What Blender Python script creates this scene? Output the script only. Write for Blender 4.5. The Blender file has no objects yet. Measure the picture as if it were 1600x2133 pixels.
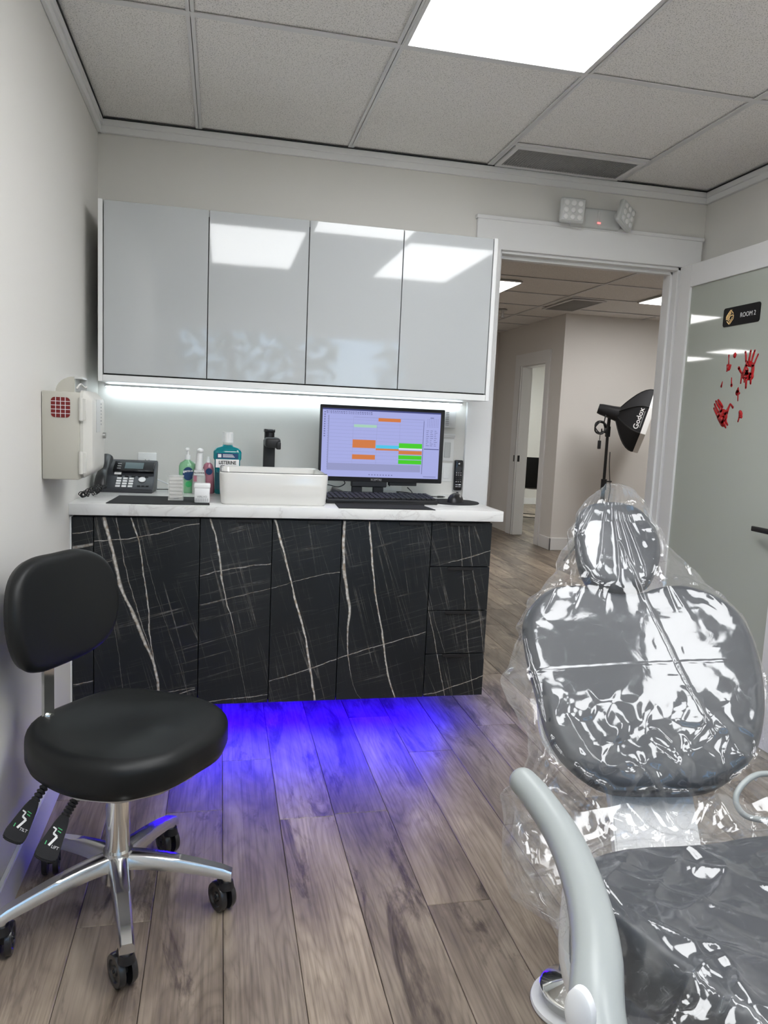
import bpy, bmesh, math, random
import numpy as np
from mathutils import Vector, Matrix
from mathutils.bvhtree import BVHTree

S = bpy.context.scene
COL = S.collection
random.seed(7)

# ------------------------------------------------------------------ camera
YAW, PITCH, ROLL, FPX = 0.2170, -0.1191, 0.0448, 1568.4
CAM = Vector((0.4879, -3.2589, 1.2078))
def _basis():
    cy, sy, cp, sp = math.cos(YAW), math.sin(YAW), math.cos(PITCH), math.sin(PITCH)
    f = Vector((sy*cp, cy*cp, sp)); r = Vector((cy, -sy, 0)); u = r.cross(f)
    c, s = math.cos(ROLL), math.sin(ROLL)
    return c*r + s*u, -s*r + c*u, f
_r, _u, _f = _basis()
cam_d = bpy.data.cameras.new('camera'); cam = bpy.data.objects.new('camera', cam_d); COL.objects.link(cam)
M = Matrix((_r, _u, -_f)).transposed().to_4x4(); M.translation = CAM
cam.matrix_world = M
cam_d.sensor_fit = 'HORIZONTAL'; cam_d.sensor_width = 36.0; cam_d.lens = FPX/1600*36.0
cam_d.clip_start = 0.05; cam_d.clip_end = 60
S.camera = cam

# ------------------------------------------------------------------ world, exposure
W = bpy.data.worlds.new('sky'); S.world = W; W.use_nodes = True
nt = W.node_tree; nt.nodes.clear()
wo = nt.nodes.new('ShaderNodeOutputWorld'); wb = nt.nodes.new('ShaderNodeBackground')
sk = nt.nodes.new('ShaderNodeTexSky'); sk.sky_type = 'HOSEK_WILKIE'; sk.sun_direction = (0.3, 0.5, 0.8); sk.turbidity = 4
nt.links.new(sk.outputs[0], wb.inputs[0]); nt.links.new(wb.outputs[0], wo.inputs[0]); wb.inputs[1].default_value = 14.0
S.view_settings.view_transform = 'Standard'; S.view_settings.look = 'None'
S.view_settings.gamma = 1.0; S.view_settings.use_curve_mapping = False
S.view_settings.exposure = 0.42
PANEL = 7.5        # ceiling panel radiance in the treatment room
HALL_PANEL = 11.5
STRIP = 11.0        # white strip under the wall cabinet
BLUE = 190.0        # blue strip under the base cabinets
cy = S.cycles
cy.max_bounces = 10; cy.diffuse_bounces = 5; cy.glossy_bounces = 4; cy.transmission_bounces = 6
cy.transparent_max_bounces = 24; cy.caustics_reflective = False; cy.caustics_refractive = False
cy.sample_clamp_indirect = 6.0
try: cy.use_denoising = True
except Exception: pass

# ------------------------------------------------------------------ materials
MATS = {}
def mat(name, color=(.8,.8,.8), rough=.5, metal=0., emis=None, estr=0., coat=0., spec=.5, trans=0., ior=1.45):
    m = bpy.data.materials.new(name); m.use_nodes = True
    b = m.node_tree.nodes['Principled BSDF']
    b.inputs['Base Color'].default_value = (*color, 1); b.inputs['Roughness'].default_value = rough
    b.inputs['Metallic'].default_value = metal; b.inputs['Specular IOR Level'].default_value = spec
    b.inputs['Coat Weight'].default_value = coat; b.inputs['Coat Roughness'].default_value = .03
    b.inputs['Transmission Weight'].default_value = trans; b.inputs['IOR'].default_value = ior
    if emis: b.inputs['Emission Color'].default_value = (*emis, 1); b.inputs['Emission Strength'].default_value = estr
    MATS[name] = m
    return m
class NT:
    """small helper to write node trees"""
    def __init__(s, m): s.t = m.node_tree; s.b = s.t.nodes.get('Principled BSDF')
    def n(s, ty, **kw):
        x = s.t.nodes.new(ty)
        for k, v in kw.items(): setattr(x, k, v)
        return x
    def l(s, a, b): s.t.links.new(a, b)
    def math(s, op, a, b=None, c=None, clamp=False):
        x = s.n('ShaderNodeMath', operation=op); x.use_clamp = clamp
        for i, v in enumerate((a, b, c)):
            if v is None: continue
            if isinstance(v, (int, float)): x.inputs[i].default_value = v
            else: s.l(v, x.inputs[i])
        return x.outputs[0]
    def mapping(s, src, scale=(1,1,1), rot=(0,0,0), loc=(0,0,0)):
        x = s.n('ShaderNodeMapping'); s.l(src, x.inputs[0])
        x.inputs['Scale'].default_value = scale; x.inputs['Rotation'].default_value = rot; x.inputs['Location'].default_value = loc
        return x.outputs[0]
    def noise(s, vec, scale, detail=3, rough=.5, dist=0., dim='3D'):
        x = s.n('ShaderNodeTexNoise', noise_dimensions=dim)
        if vec is not None: s.l(vec, x.inputs['Vector'])
        x.inputs['Scale'].default_value = scale; x.inputs['Detail'].default_value = detail
        x.inputs['Roughness'].default_value = rough; x.inputs['Distortion'].default_value = dist
        return x.outputs['Fac']
    def ramp(s, fac, stops):
        x = s.n('ShaderNodeValToRGB'); s.l(fac, x.inputs[0]); e = x.color_ramp.elements
        while len(e) < len(stops): e.new(.5)
        for i, (p, c) in enumerate(stops): e[i].position = p; e[i].color = (*c, 1) if len(c) == 3 else c
        return x.outputs[0]
    def mix(s, fac, a, b, mode='MIX'):
        x = s.n('ShaderNodeMix', data_type='RGBA', blend_type=mode)
        if isinstance(fac, (int, float)): x.inputs[0].default_value = fac
        else: s.l(fac, x.inputs[0])
        for i, v in ((6, a), (7, b)):
            if isinstance(v, tuple): x.inputs[i].default_value = (*v, 1)
            else: s.l(v, x.inputs[i])
        return x.outputs[2]
    def bump(s, h, strength, dist=.001):
        x = s.n('ShaderNodeBump'); s.l(h, x.inputs['Height']); x.inputs['Strength'].default_value = strength
        x.inputs['Distance'].default_value = dist; s.l(x.outputs[0], s.b.inputs['Normal']); return x
    def objco(s): return s.n('ShaderNodeTexCoord').outputs['Object']
    def world(s): return s.n('ShaderNodeNewGeometry').outputs['Position']

def m_bumpy(name, color, rough, scale, strength, dist=.001, **kw):
    m = mat(name, color, rough, **kw); n = NT(m)
    n.bump(n.noise(n.world(), scale, 3), strength, dist); return m

m_bumpy('wall_paint', (.715,.70,.665), .6, 160, .12)
m_bumpy('hall_paint', (.73,.705,.675), .6, 160, .1)
m_bumpy('trim_paint', (.80,.80,.80), .35, 60, .03)
m_bumpy('grid_paint', (.70,.70,.70), .4, 60, .03)
m = mat('ceiling_tile', (.62,.60,.58), .9); n = NT(m); co = n.world()
sp = n.noise(co, 260, 2, .6); pits = n.ramp(sp, [(.34,(.46,.45,.43)), (.46,(.86,.84,.815))])
n.l(pits, n.b.inputs['Base Color']); n.bump(sp, .5, .002)
mat('panel_light', (1,1,1), .5, emis=(.97,.985,1), estr=PANEL)
mat('hall_panel_light', (1,1,1), .5, emis=(1,.985,.965), estr=HALL_PANEL)
mat('side_panel_light', (1,1,1), .5, emis=(.95,1,.98), estr=14)
mat('strip_light', (1,1,1), .5, emis=(.80,.93,1), estr=STRIP)
mat('blue_light', (.1,.1,1), .5, emis=(.018,.0,1), estr=BLUE)
m = mat('white_gloss', (.47,.49,.50), .05, coat=.5, spec=.5); n = NT(m)
n.bump(n.noise(n.world(), 5, 1), .06, .004)
mat('white_lacquer', (.78,.79,.79), .25)
mat('cab_body', (.74,.75,.75), .35)
# white marble worktop
m = mat('white_marble', (.85,.85,.84), .22); n = NT(m); co = n.world()
d = n.noise(n.mapping(co, (1.2,4,2), (0,0,.5)), 3.0, 6, .6, 1.2)
v = n.math('SUBTRACT', d, .5); v = n.math('ABSOLUTE', v)
c = n.ramp(v, [(0,(.64,.63,.62)), (.02,(.74,.74,.73)), (.09,(.78,.78,.77))]); n.l(c, n.b.inputs['Base Color'])

# black marble laminate: heavy veins follow float curves x(z), fine veins are two crossed families
m = mat('black_marble', (.012,.013,.015), .32); n = NT(m); P = n.world()
sx = n.n('ShaderNodeSeparateXYZ'); n.l(P, sx.inputs[0]); X, Z = sx.outputs[0], sx.outputs[2]
warp = n.noise(P, 18, 4, .6)
wob = n.math('MULTIPLY', n.math('SUBTRACT', warp, .5), .011)
total = None
def add(a, b): return b if a is None else n.math('MAXIMUM', a, b)
# fine families: level crossings of noise stretched along a direction
for ang, sc, st, w, amp in ((.27, 26, .25, .0075, .17), (.20, 42, .35, .006, .12), (1.84, 24, .25, .009, .16), (1.76, 46, .4, .007, .11), (1.92, 12, .3, .004, .16)):
    mp = n.mapping(n.mapping(P, rot=(0, ang, 0)), (st, 1, sc))
    d = n.noise(mp, 1.0, 2, .5, .0)
    a = n.math('ABSOLUTE', n.math('SUBTRACT', d, .5))
    ln = n.math('SUBTRACT', 1.0, n.math('DIVIDE', a, w), clamp=True)
    br = n.noise(P, 5.5 + sc*.05, 2); br = n.math('MULTIPLY', n.math('SUBTRACT', br, .44), 5.0, clamp=True)
    total = add(total, n.math('MULTIPLY', n.math('MULTIPLY', ln, br), amp))
veins = []
Z0, Z1 = .175, .848
def vein(pts, wid, amp, door, horiz=False, zmin=None):
    """pts: (t, value) with t along the vein's run axis in 0..1, value in metres"""
    veins.append((pts, wid, amp, door, horiz, zmin))
def zt(z): return (z - Z0)/(Z1 - Z0)
def xt(x): return x/1.5
D1, D2, D3, D4, D5 = (.075,.424), (.424,.673), (.673,.922), (.922,1.258), (1.258,1.495)
vein([(0,.295),(.18,.283),(.35,.242),(.5,.205),(.62,.168),(.8,.140),(1,.108)], .0085, .62, D1, zmin=.10)
vein([(0,.293),(.2,.279),(.35,.262),(.55,.253),(.7,.238),(.85,.225),(1,.195)], .0032, .55, D1)
vein([(0,.300),(.25,.270),(.5,.222),(.7,.185),(1,.148)], .0020, .35, D1)
vein([(0,.40),(.3,.345),(.6,.28),(1,.215)], .0012, .18, D1)
vein([(0,.18),(.35,.15),(.6,.125),(1,.082)], .0012, .22, D1)
vein([(0,.60),(.2,.573),(.4,.549),(.65,.505),(.8,.492),(1,.458)], .0046, .55, D2, zmin=.36)
vein([(0,.845),(.15,.828),(.4,.795),(.6,.755),(.8,.72),(1,.682)], .0055, .72, D3)
vein([(0,1.02),(.2,.968),(.4,.957),(.5,.962),(.6,.951),(.8,.932),(1,.930)], .0075, .60, D4, zmin=.24)
vein([(0,1.148),(.2,1.108),(.35,1.092),(.6,1.055),(.9,1.03),(1,1.02)], .0044, .65, D4)
vein([(0,1.345),(.25,1.305),(.45,1.272),(.5,1.262),(1,1.2)], .0018, .4, D5)
vein([(0,1.375),(.25,1.335),(.5,1.278),(1,1.2)], .0010, .25, D5)
vein([(0,1.46),(.3,1.425),(.7,1.39),(1,1.36)], .0014, .35, D5)
vein([(0,1.51),(.4,1.475),(.75,1.425),(1,1.40)], .0014, .3, D5)
# gentle risers (z as function of x)
vein([(0,.765),(.05,.765),(.18,.79),(.2826,.83),(1,.9)], .0022, .45, (.075,.424), True)
vein([(0,.18),(.05,.185),(.2,.205),(.28,.235),(1,.4)], .0022, .5, (.15,.415), True)
vein([(0,.20),(.05,.205),(.2,.225),(.28,.240),(1,.3)], .0016, .4, (.075,.415), True)
vein([(0,.5),(.283,.645),(.36,.672),(.45,.69),(1,.8)], .0020, .42, D2, True)
vein([(0,.45),(.283,.54),(.45,.60),(.615,.66),(1,.7)], .0017, .33, (.424,.922), True)
vein([(0,.1),(.45,.255),(.55,.30),(.615,.335),(.84,.43),(1,.5)], .0022, .5, (.673,1.258), True)
vein([(0,.10),(.30,.185),(.45,.205),(1,.3)], .0020, .5, D2, True)
vein([(0,.1),(.84,.185),(.92,.215),(1,.255)], .0022, .5, D5, True)
vein([(0,.4),(.84,.68),(.9,.70),(1,.745)], .0018, .4, (1.33,1.495), True)
vein([(0,.262),(.05,.275),(1,.5)], .0024, .45, (0,.075), True)
vein([(0,.742),(.05,.755),(1,1.2)], .0065, .35, (0,.075), True)
vein([(0,.79),(.05,.80),(1,1.2)], .002, .4, (0,.075), True)
brown = None
for pts, wid, amp, door, horiz, zmin in veins:
    fc = n.n('ShaderNodeFloatCurve'); cu = fc.mapping.curves[0]
    lo = min(p[1] for p in pts) - .01; hi = max(p[1] for p in pts) + .01
    while len(cu.points) < len(pts): cu.points.new(.5, .5)
    for i, (t, v) in enumerate(pts): cu.points[i].location = (t, (v - lo)/(hi - lo))
    fc.mapping.update()
    run = n.math('DIVIDE', X, 1.5) if horiz else n.math('DIVIDE', n.math('SUBTRACT', Z, Z0), Z1 - Z0)
    n.l(run, fc.inputs['Value'])
    cen = n.math('MULTIPLY_ADD', fc.outputs[0], hi - lo, lo)
    other = Z if horiz else X
    dd = n.math('ABSOLUTE', n.math('ADD', n.math('SUBTRACT', other, cen), wob))
    wv = n.math('MULTIPLY_ADD', warp, wid*1.3, wid*.02)
    if zmin is not None: wv = n.math('MULTIPLY', wv, n.math('DIVIDE', n.math('SUBTRACT', Z, zmin), .30, clamp=True)); wv = n.math('MAXIMUM', wv, .0003)
    ln = n.math('SUBTRACT', 1.6, n.math('DIVIDE', dd, n.math('MULTIPLY', wv, .75)), clamp=True)
    ins = n.math('MULTIPLY', n.math('GREATER_THAN', X, door[0]), n.math('LESS_THAN', X, door[1]))
    ln = n.math('MULTIPLY', n.math('MULTIPLY', ln, ins), amp)
    total = add(total, ln)
total = n.math('MULTIPLY', total, 1.25, clamp=True)
mott = n.noise(P, 70, 3)
vcol = n.ramp(mott, [(.35,(.42,.33,.24)), (.5,(.62,.58,.52)), (.65,(.85,.83,.79))])
basec = n.ramp(n.noise(P, 3, 3), [(.3,(.009,.011,.013)), (.7,(.016,.019,.022))])
fin = n.mix(total, basec, vcol); n.l(fin, n.b.inputs['Base Color'])

# wood planks
m = mat('oak_plank', (.3,.25,.22), .42); n = NT(m); co = n.objco()
oi = n.n('ShaderNodeObjectInfo'); rnd = oi.outputs['Random']
off = n.n('ShaderNodeCombineXYZ'); n.l(n.math('MULTIPLY', rnd, 37.0), off.inputs[0]); n.l(n.math('MULTIPLY', rnd, 91.0), off.inputs[1]); n.l(rnd, off.inputs[2])
va = n.n('ShaderNodeVectorMath', operation='ADD'); n.l(co, va.inputs[0]); n.l(off.outputs[0], va.inputs[1]); pc = va.outputs[0]
ringn = n.noise(n.mapping(pc, (4.0,.55,1)), 1.7, 2, .45, .25)
rings = n.math('FRACT', n.math('MULTIPLY', ringn, 21.0))
rings = n.math('ABSOLUTE', n.math('SUBTRACT', rings, .5))
ringc = n.ramp(rings, [(0,(.79,.78,.77)), (.24,(.95,.945,.94)), (.5,(1,1,1))])
fine = n.noise(n.mapping(pc, (150,3.5,1)), 1.0, 4, .65)
finec = n.ramp(fine, [(.3,(.60,.59,.58)), (.54,(1,1,1)), (.75,(1.05,1.05,1.05))])
broad = n.noise(n.mapping(pc, (6,1.6,1)), 1.4, 4, .6, .5)
base = n.ramp(broad, [(.28,(.150,.122,.105)), (.42,(.235,.188,.148)), (.60,(.350,.288,.226)), (.76,(.47,.394,.312))])
kn = n.noise(n.mapping(pc, (8,1.5,1)), 1.15, 6, .7, 1.0)
knc = n.ramp(kn, [(.30,(.20,.19,.20)), (.39,(.56,.54,.54)), (.46,(1,1,1))])
tone = n.ramp(rnd, [(0,(.72,.71,.70)), (.5,(.98,.98,.98)), (1,(1.22,1.21,1.19))])
c = n.mix(1., base, ringc, 'MULTIPLY'); c = n.mix(1., c, finec, 'MULTIPLY'); c = n.mix(1., c, knc, 'MULTIPLY'); c = n.mix(1., c, tone, 'MULTIPLY')
n.l(c, n.b.inputs['Base Color']); n.bump(n.math('ADD', fine, rings), .25, .0006)
n.l(n.math('MULTIPLY_ADD', fine, .2, .33), n.b.inputs['Roughness'])
mat('floor_base', (.05,.04,.035), .8)

mat('black_matte', (.012,.012,.013), .45); mat('black_plastic', (.015,.015,.017), .35)
mat('black_gloss', (.01,.01,.012), .12); mat('rubber', (.02,.02,.022), .3, coat=.3)
m_bumpy('black_vinyl', (.009,.010,.0105), .42, 500, .08, .0005, spec=.35)
m_bumpy('grey_vinyl', (.030,.034,.042), .42, 400, .08, .0005)
m_bumpy('black_fabric', (.014,.014,.016), .85, 700, .5, .001)
mat('chrome', (.82,.82,.80), .08, 1.); mat('steel', (.55,.55,.55), .3, 1.)
m = mat('polished_aluminium', (.72,.72,.71), .22, 1.); n = NT(m); n.bump(n.noise(n.world(), 14, 2), .12, .003)
mat('arm_grey', (.33,.355,.35), .32); mat('chair_white', (.84,.85,.86), .3); mat('chair_dark', (.10,.11,.13), .35)
mat('sink_white', (.71,.70,.67), .12, coat=.6); mat('beige_metal', (.47,.455,.40), .4); mat('beige_light', (.60,.59,.55), .35)
mat('dark_red', (.16,.008,.008), .3); mat('red_print', (.50,.006,.010), .35); mat('label_white', (.82,.82,.82), .5)
mat('plug_white', (.78,.78,.77), .35); mat('slot_dark', (.03,.03,.03), .6); mat('phone_body', (.040,.042,.048), .38)
mat('lcd', (.10,.14,.15), .15); mat('key_white', (.75,.75,.75), .5); mat('teal_liquid', (.0,.19,.22), .08, coat=.5)
mat('navy_print', (.01,.045,.13), .4); mat('teal_label', (.02,.12,.17), .4); mat('green_liquid', (.35,.72,.42), .08, trans=.35)
mat('clear_plastic', (.93,.96,.95), .06, trans=.9, ior=1.3); mat('pink_liquid', (.62,.25,.33), .12, trans=.3)
mat('roll_white', (.84,.82,.77), .8); mat('white_plastic', (.80,.80,.80), .3); mat('acrylic', (.86,.86,.84), .15, trans=.4); mat('gold', (.78,.58,.28), .25, 1.)
mat('sign_black', (.005,.005,.006), .45, spec=.25); mat('edge_dark', (.02,.02,.02), .4); mat('vent_grey', (.20,.20,.19), .6)
mat('led_red', (.9,.1,.1), .4, emis=(1,.12,.12), estr=2.2); mat('lamp_lens', (.62,.63,.62), .2, coat=.4)
mat('lamp_body', (.56,.57,.56), .35); mat('print_green', (.05,.45,.15), .5); mat('door_glass', (.47,.50,.45), .035, coat=.0, spec=.6)
mat('brown_leaf', (.06,.11,.03), .6); mat('bark', (.09,.06,.04), .9); mat('ground', (.12,.16,.07), .95)
m = mat('foliage', (.05,.11,.025), .6); n = NT(m); n.l(n.ramp(n.noise(n.world(), 4, 3), [(.3,(.03,.07,.015)), (.7,(.14,.24,.06))]), n.b.inputs['Base Color'])
SCR = 0.70
def screen(name, c, s=SCR): return mat(name, (.01,.01,.01), .45, emis=c, estr=s, spec=.2)
screen('scr_bg', (.40,.43,.80)); screen('scr_grey', (.31,.33,.58)); screen('scr_line', (.29,.31,.56)); screen('scr_navy', (.06,.07,.22))
screen('scr_text', (.16,.17,.36)); screen('scr_orange', (.66,.20,.055)); screen('scr_green', (.06,.62,.015)); screen('scr_pale', (.40,.66,.52))
screen('scr_cyan', (.08,.58,.85)); screen('scr_white', (.78,.80,.92))
mat('screen_writing', (.35,.35,.36), .5)

# window glass (thin, clear)
m = bpy.data.materials.new('window_glass'); m.use_nodes = True; MATS['window_glass'] = m
n = NT(m); n.t.nodes.remove(n.b); o = n.t.nodes['Material Output']
tr = n.n('ShaderNodeBsdfTransparent'); gl = n.n('ShaderNodeBsdfGlossy'); gl.inputs['Roughness'].default_value = .01
mx = n.n('ShaderNodeMixShader'); mx.inputs[0].default_value = .06; n.l(tr.outputs[0], mx.inputs[1]); n.l(gl.outputs[0], mx.inputs[2]); n.l(mx.outputs[0], o.inputs[0])
m = bpy.data.materials.new('clear_case'); m.use_nodes = True; MATS['clear_case'] = m
n = NT(m); n.t.nodes.remove(n.b); o = n.t.nodes['Material Output']
tr = n.n('ShaderNodeBsdfTransparent'); gl = n.n('ShaderNodeBsdfPrincipled'); gl.inputs['Base Color'].default_value = (.8,.8,.78,1); gl.inputs['Roughness'].default_value = .1
mx = n.n('ShaderNodeMixShader'); mx.inputs[0].default_value = .30; n.l(tr.outputs[0], mx.inputs[1]); n.l(gl.outputs[0], mx.inputs[2]); n.l(mx.outputs[0], o.inputs[0])
# crinkled clear film: transparent, a little milky, glossy
def film(name, milk, gloss, bscale, bstr):
    m = bpy.data.materials.new(name); m.use_nodes = True; MATS[name] = m
    n = NT(m); n.t.nodes.remove(n.b); o = n.t.nodes['Material Output']
    tr = n.n('ShaderNodeBsdfTransparent'); gl = n.n('ShaderNodeBsdfGlossy'); gl.inputs['Roughness'].default_value = .09
    gl.inputs['Color'].default_value = (1, 1, 1, 1)
    df = n.n('ShaderNodeBsdfDiffuse'); df.inputs['Color'].default_value = (.85,.87,.90,1)
    tl = n.n('ShaderNodeBsdfTranslucent'); tl.inputs['Color'].default_value = (.85,.87,.90,1)
    P = n.world()
    f1 = n.noise(n.mapping(P, (1,1,1), (.4,.3,.5)), bscale, 4, .6, 1.2)
    ridge = n.math('ABSOLUTE', n.math('SUBTRACT', f1, .5))
    bp = n.n('ShaderNodeBump'); n.l(ridge, bp.inputs['Height']); bp.inputs['Strength'].default_value = bstr; bp.inputs['Distance'].default_value = .004
    for s in (gl, df, tl): n.l(bp.outputs[0], s.inputs['Normal'])
    a = n.n('ShaderNodeMixShader'); a.inputs[0].default_value = .5; n.l(df.outputs[0], a.inputs[1]); n.l(tl.outputs[0], a.inputs[2])
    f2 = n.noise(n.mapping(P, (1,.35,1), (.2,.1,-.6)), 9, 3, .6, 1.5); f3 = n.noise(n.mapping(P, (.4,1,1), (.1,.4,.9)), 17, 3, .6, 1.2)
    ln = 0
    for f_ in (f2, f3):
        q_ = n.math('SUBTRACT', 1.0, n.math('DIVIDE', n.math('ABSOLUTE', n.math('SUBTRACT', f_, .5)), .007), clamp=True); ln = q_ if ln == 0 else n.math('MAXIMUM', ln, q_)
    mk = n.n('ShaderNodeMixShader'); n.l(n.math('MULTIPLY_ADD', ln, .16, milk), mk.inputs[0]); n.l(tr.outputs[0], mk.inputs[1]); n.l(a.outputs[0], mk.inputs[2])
    geo = n.n('ShaderNodeNewGeometry'); dt = n.n('ShaderNodeVectorMath', operation='DOT_PRODUCT'); n.l(geo.outputs['Incoming'], dt.inputs[0]); n.l(bp.outputs[0], dt.inputs[1])
    c_ = n.math('SUBTRACT', 1.0, n.math('ABSOLUTE', dt.outputs['Value']), clamp=True)
    g = n.math('MULTIPLY_ADD', n.math('POWER', c_, 4.0), .55, .042*gloss, clamp=True)      # thin-sheet reflectance, same from both sides
    fx = n.n('ShaderNodeMixShader'); n.l(g, fx.inputs[0]); n.l(mk.outputs[0], fx.inputs[1]); n.l(gl.outputs[0], fx.inputs[2])
    n.l(fx.outputs[0], o.inputs[0]); return m
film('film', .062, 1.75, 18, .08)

# ------------------------------------------------------------------ mesh helpers
class MB:
    def __init__(s): s.bm = bmesh.new()
    def _xf(s, vs, T):
        if T is not None: bmesh.ops.transform(s.bm, matrix=T, verts=vs)
    def box(s, a, b, bev=0., seg=2, T=None, mi=0):
        t = bmesh.new(); r = bmesh.ops.create_cube(t, size=1)
        c = [(a[i]+b[i])/2 for i in range(3)]; d = [abs(b[i]-a[i]) for i in range(3)]
        for v in t.verts: v.co = Vector([c[i] + v.co[i]*d[i] for i in range(3)])
        if bev > 0:
            bev = min(bev, min(d)*.49)
            bmesh.ops.bevel(t, geom=list(t.edges), offset=bev, segments=seg, affect='EDGES', profile=.5)
        for f in t.faces: f.material_index = mi
        s._merge(t, T); return s
    def _merge(s, t, T=None):
        if T is not None: bmesh.ops.transform(t, matrix=T, verts=list(t.verts))
        me = bpy.data.meshes.new('tmp'); t.to_mesh(me); t.free(); s.bm.from_mesh(me); bpy.data.meshes.remove(me)
    def cyl(s, p, q, r1, r2=None, seg=24, caps=True, T=None):
        p, q = Vector(p), Vector(q); r2 = r1 if r2 is None else r2; d = q - p; L = d.length
        t = bmesh.new(); bmesh.ops.create_cone(t, cap_ends=caps, segments=seg, radius1=r1, radius2=r2, depth=L)
        R = d.to_track_quat('Z', 'Y').to_matrix().to_4x4(); R.translation = (p+q)/2
        bmesh.ops.transform(t, matrix=R, verts=list(t.verts)); s._merge(t, T); return s
    def sph(s, c, r, sc=(1,1,1), seg=20, T=None):
        t = bmesh.new(); bmesh.ops.create_uvsphere(t, u_segments=seg, v_segments=max(6, seg//2), radius=r)
        for v in t.verts: v.co = Vector((c[0]+v.co.x*sc[0], c[1]+v.co.y*sc[1], c[2]+v.co.z*sc[2]))
        s._merge(t, T); return s
    def tube(s, pts, r, seg=8, T=None, closed=False, flat=None):
        pts = [Vector(p) for p in pts]; N = len(pts); t = bmesh.new(); rings = []
        rr = r if hasattr(r, '__len__') else [r]*N
        up = Vector((0, 0, 1)); prev = None
        for i, p in enumerate(pts):
            d = (pts[min(i+1, N-1)] - pts[max(i-1, 0)]).normalized()
            if prev is None:
                a = d.cross(up); a = d.cross(Vector((1, 0, 0))) if a.length < .1 else a
            else: a = prev - d*prev.dot(d)
            a.normalize(); prev = a; b = d.cross(a); w, h = (rr[i], rr[i]) if not hasattr(rr[i], '__len__') else rr[i]
            rings.append([t.verts.new(p + a*w*math.cos(2*math.pi*k/seg) + b*h*math.sin(2*math.pi*k/seg)) for k in range(seg)])
        for i in range(N-1):
            for k in range(seg):
                t.faces.new((rings[i][k], rings[i][(k+1) % seg], rings[i+1][(k+1) % seg], rings[i+1][k]))
        t.faces.new(rings[0][::-1]); t.faces.new(rings[-1]); s._merge(t, T); return s
    def lathe(s, prof, seg=32, T=None):
        t = bmesh.new(); rings = []
        for r, z in prof:
            rings.append([t.verts.new((r*math.cos(2*math.pi*k/seg), r*math.sin(2*math.pi*k/seg), z)) for k in range(seg)] if r > 1e-6 else [t.verts.new((0, 0, z))])
        for a, b in zip(rings, rings[1:]):
            for k in range(seg):
                vs = [a[k % len(a)], a[(k+1) % len(a)], b[(k+1) % len(b)], b[k % len(b)]]
                vs = [v for i, v in enumerate(vs) if v not in vs[:i]]
                if len(vs) > 2: t.faces.new(vs)
        if len(rings[0]) > 1: t.faces.new(rings[0][::-1])
        if len(rings[-1]) > 1: t.faces.new(rings[-1])
        s._merge(t, T); return s
    def prism(s, poly, h0, h1, bev=0., T=None):
        """poly in xy extruded h0..h1 along z, then T"""
        t = bmesh.new(); f = t.faces.new([t.verts.new((x, y, h0)) for x, y in poly])
        e = bmesh.ops.extrude_face_region(t, geom=[f])
        bmesh.ops.translate(t, vec=(0, 0, h1-h0), verts=[v for v in e['geom'] if isinstance(v, bmesh.types.BMVert)])
        bmesh.ops.recalc_face_normals(t, faces=list(t.faces))
        if bev: bmesh.ops.bevel(t, geom=list(t.edges), offset=bev, segments=2, affect='EDGES')
        s._merge(t, T); return s
    def quad(s, pts):
        s.bm.faces.new([s.bm.verts.new(p) for p in pts]); return s

def link_mesh(name, me, m, parent=None, smooth=40):
    for f in me.polygons: f.use_smooth = True
    if smooth is not None:
        try: me.set_sharp_from_angle(angle=math.radians(smooth))
        except Exception: pass
    o = bpy.data.objects.new(name, me); COL.objects.link(o)
    for x in (m if isinstance(m, (list, tuple)) else [m]): me.materials.append(MATS[x])
    if parent is not None:
        L = wloc(parent); me.transform(Matrix.Translation(-L)); o.parent = parent
    return o
def wloc(o):
    v = o.location.copy(); p = o.parent
    while p is not None: v = v + p.location; p = p.parent
    return v
def obj(name, mb, m, parent=None, smooth=40, T=None):
    if T is not None: bmesh.ops.transform(mb.bm, matrix=T, verts=list(mb.bm.verts))
    bmesh.ops.recalc_face_normals(mb.bm, faces=list(mb.bm.faces))
    me = bpy.data.meshes.new(name); mb.bm.to_mesh(me); mb.bm.free()
    return link_mesh(name, me, m, parent, smooth)
def tag(o, label=None, cat=None, group=None, kind=None):
    if label: o['label'] = label
    if cat: o['category'] = cat
    if group: o['group'] = group
    if kind: o['kind'] = kind
    return o
def rebase(o, base):
    """move a parentless mesh's origin to base"""
    b = Vector(base); o.data.transform(Matrix.Translation(-b)); o.location = b; return o
def thing(name, label, cat, loc, group=None):
    o = bpy.data.objects.new(name, None); COL.objects.link(o); o.location = loc; o.empty_display_size = .05
    return tag(o, label, cat, group)
def struct(name, mb, m, parent=None, smooth=40):
    o = obj(name, mb, m, parent, smooth)
    if parent is None: o['kind'] = 'structure'
    return o
def text(name, s, size, T, m, parent, depth=.0004, align='CENTER', bold=0., sx=1.):
    cu = bpy.data.curves.new('t', 'FONT'); cu.body = s; cu.size = size; cu.align_x = align; cu.align_y = 'CENTER'
    cu.extrude = depth; cu.offset = bold; cu.resolution_u = 3
    o = bpy.data.objects.new('t', cu); COL.objects.link(o)
    me = bpy.data.meshes.new_from_object(o); bpy.data.objects.remove(o); bpy.data.curves.remove(cu)
    me.transform(Matrix.Diagonal((sx, 1, 1, 1))); me.transform(T); me.name = name
    return link_mesh(name, me, m, parent, None)
def frame(o, x, y, z=None):
    x = Vector(x).normalized(); y = Vector(y); y = (y - x*y.dot(x)).normalized(); z = x.cross(y)
    R = Matrix((x, y, z)).transposed().to_4x4(); R.translation = Vector(o); return R
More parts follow.
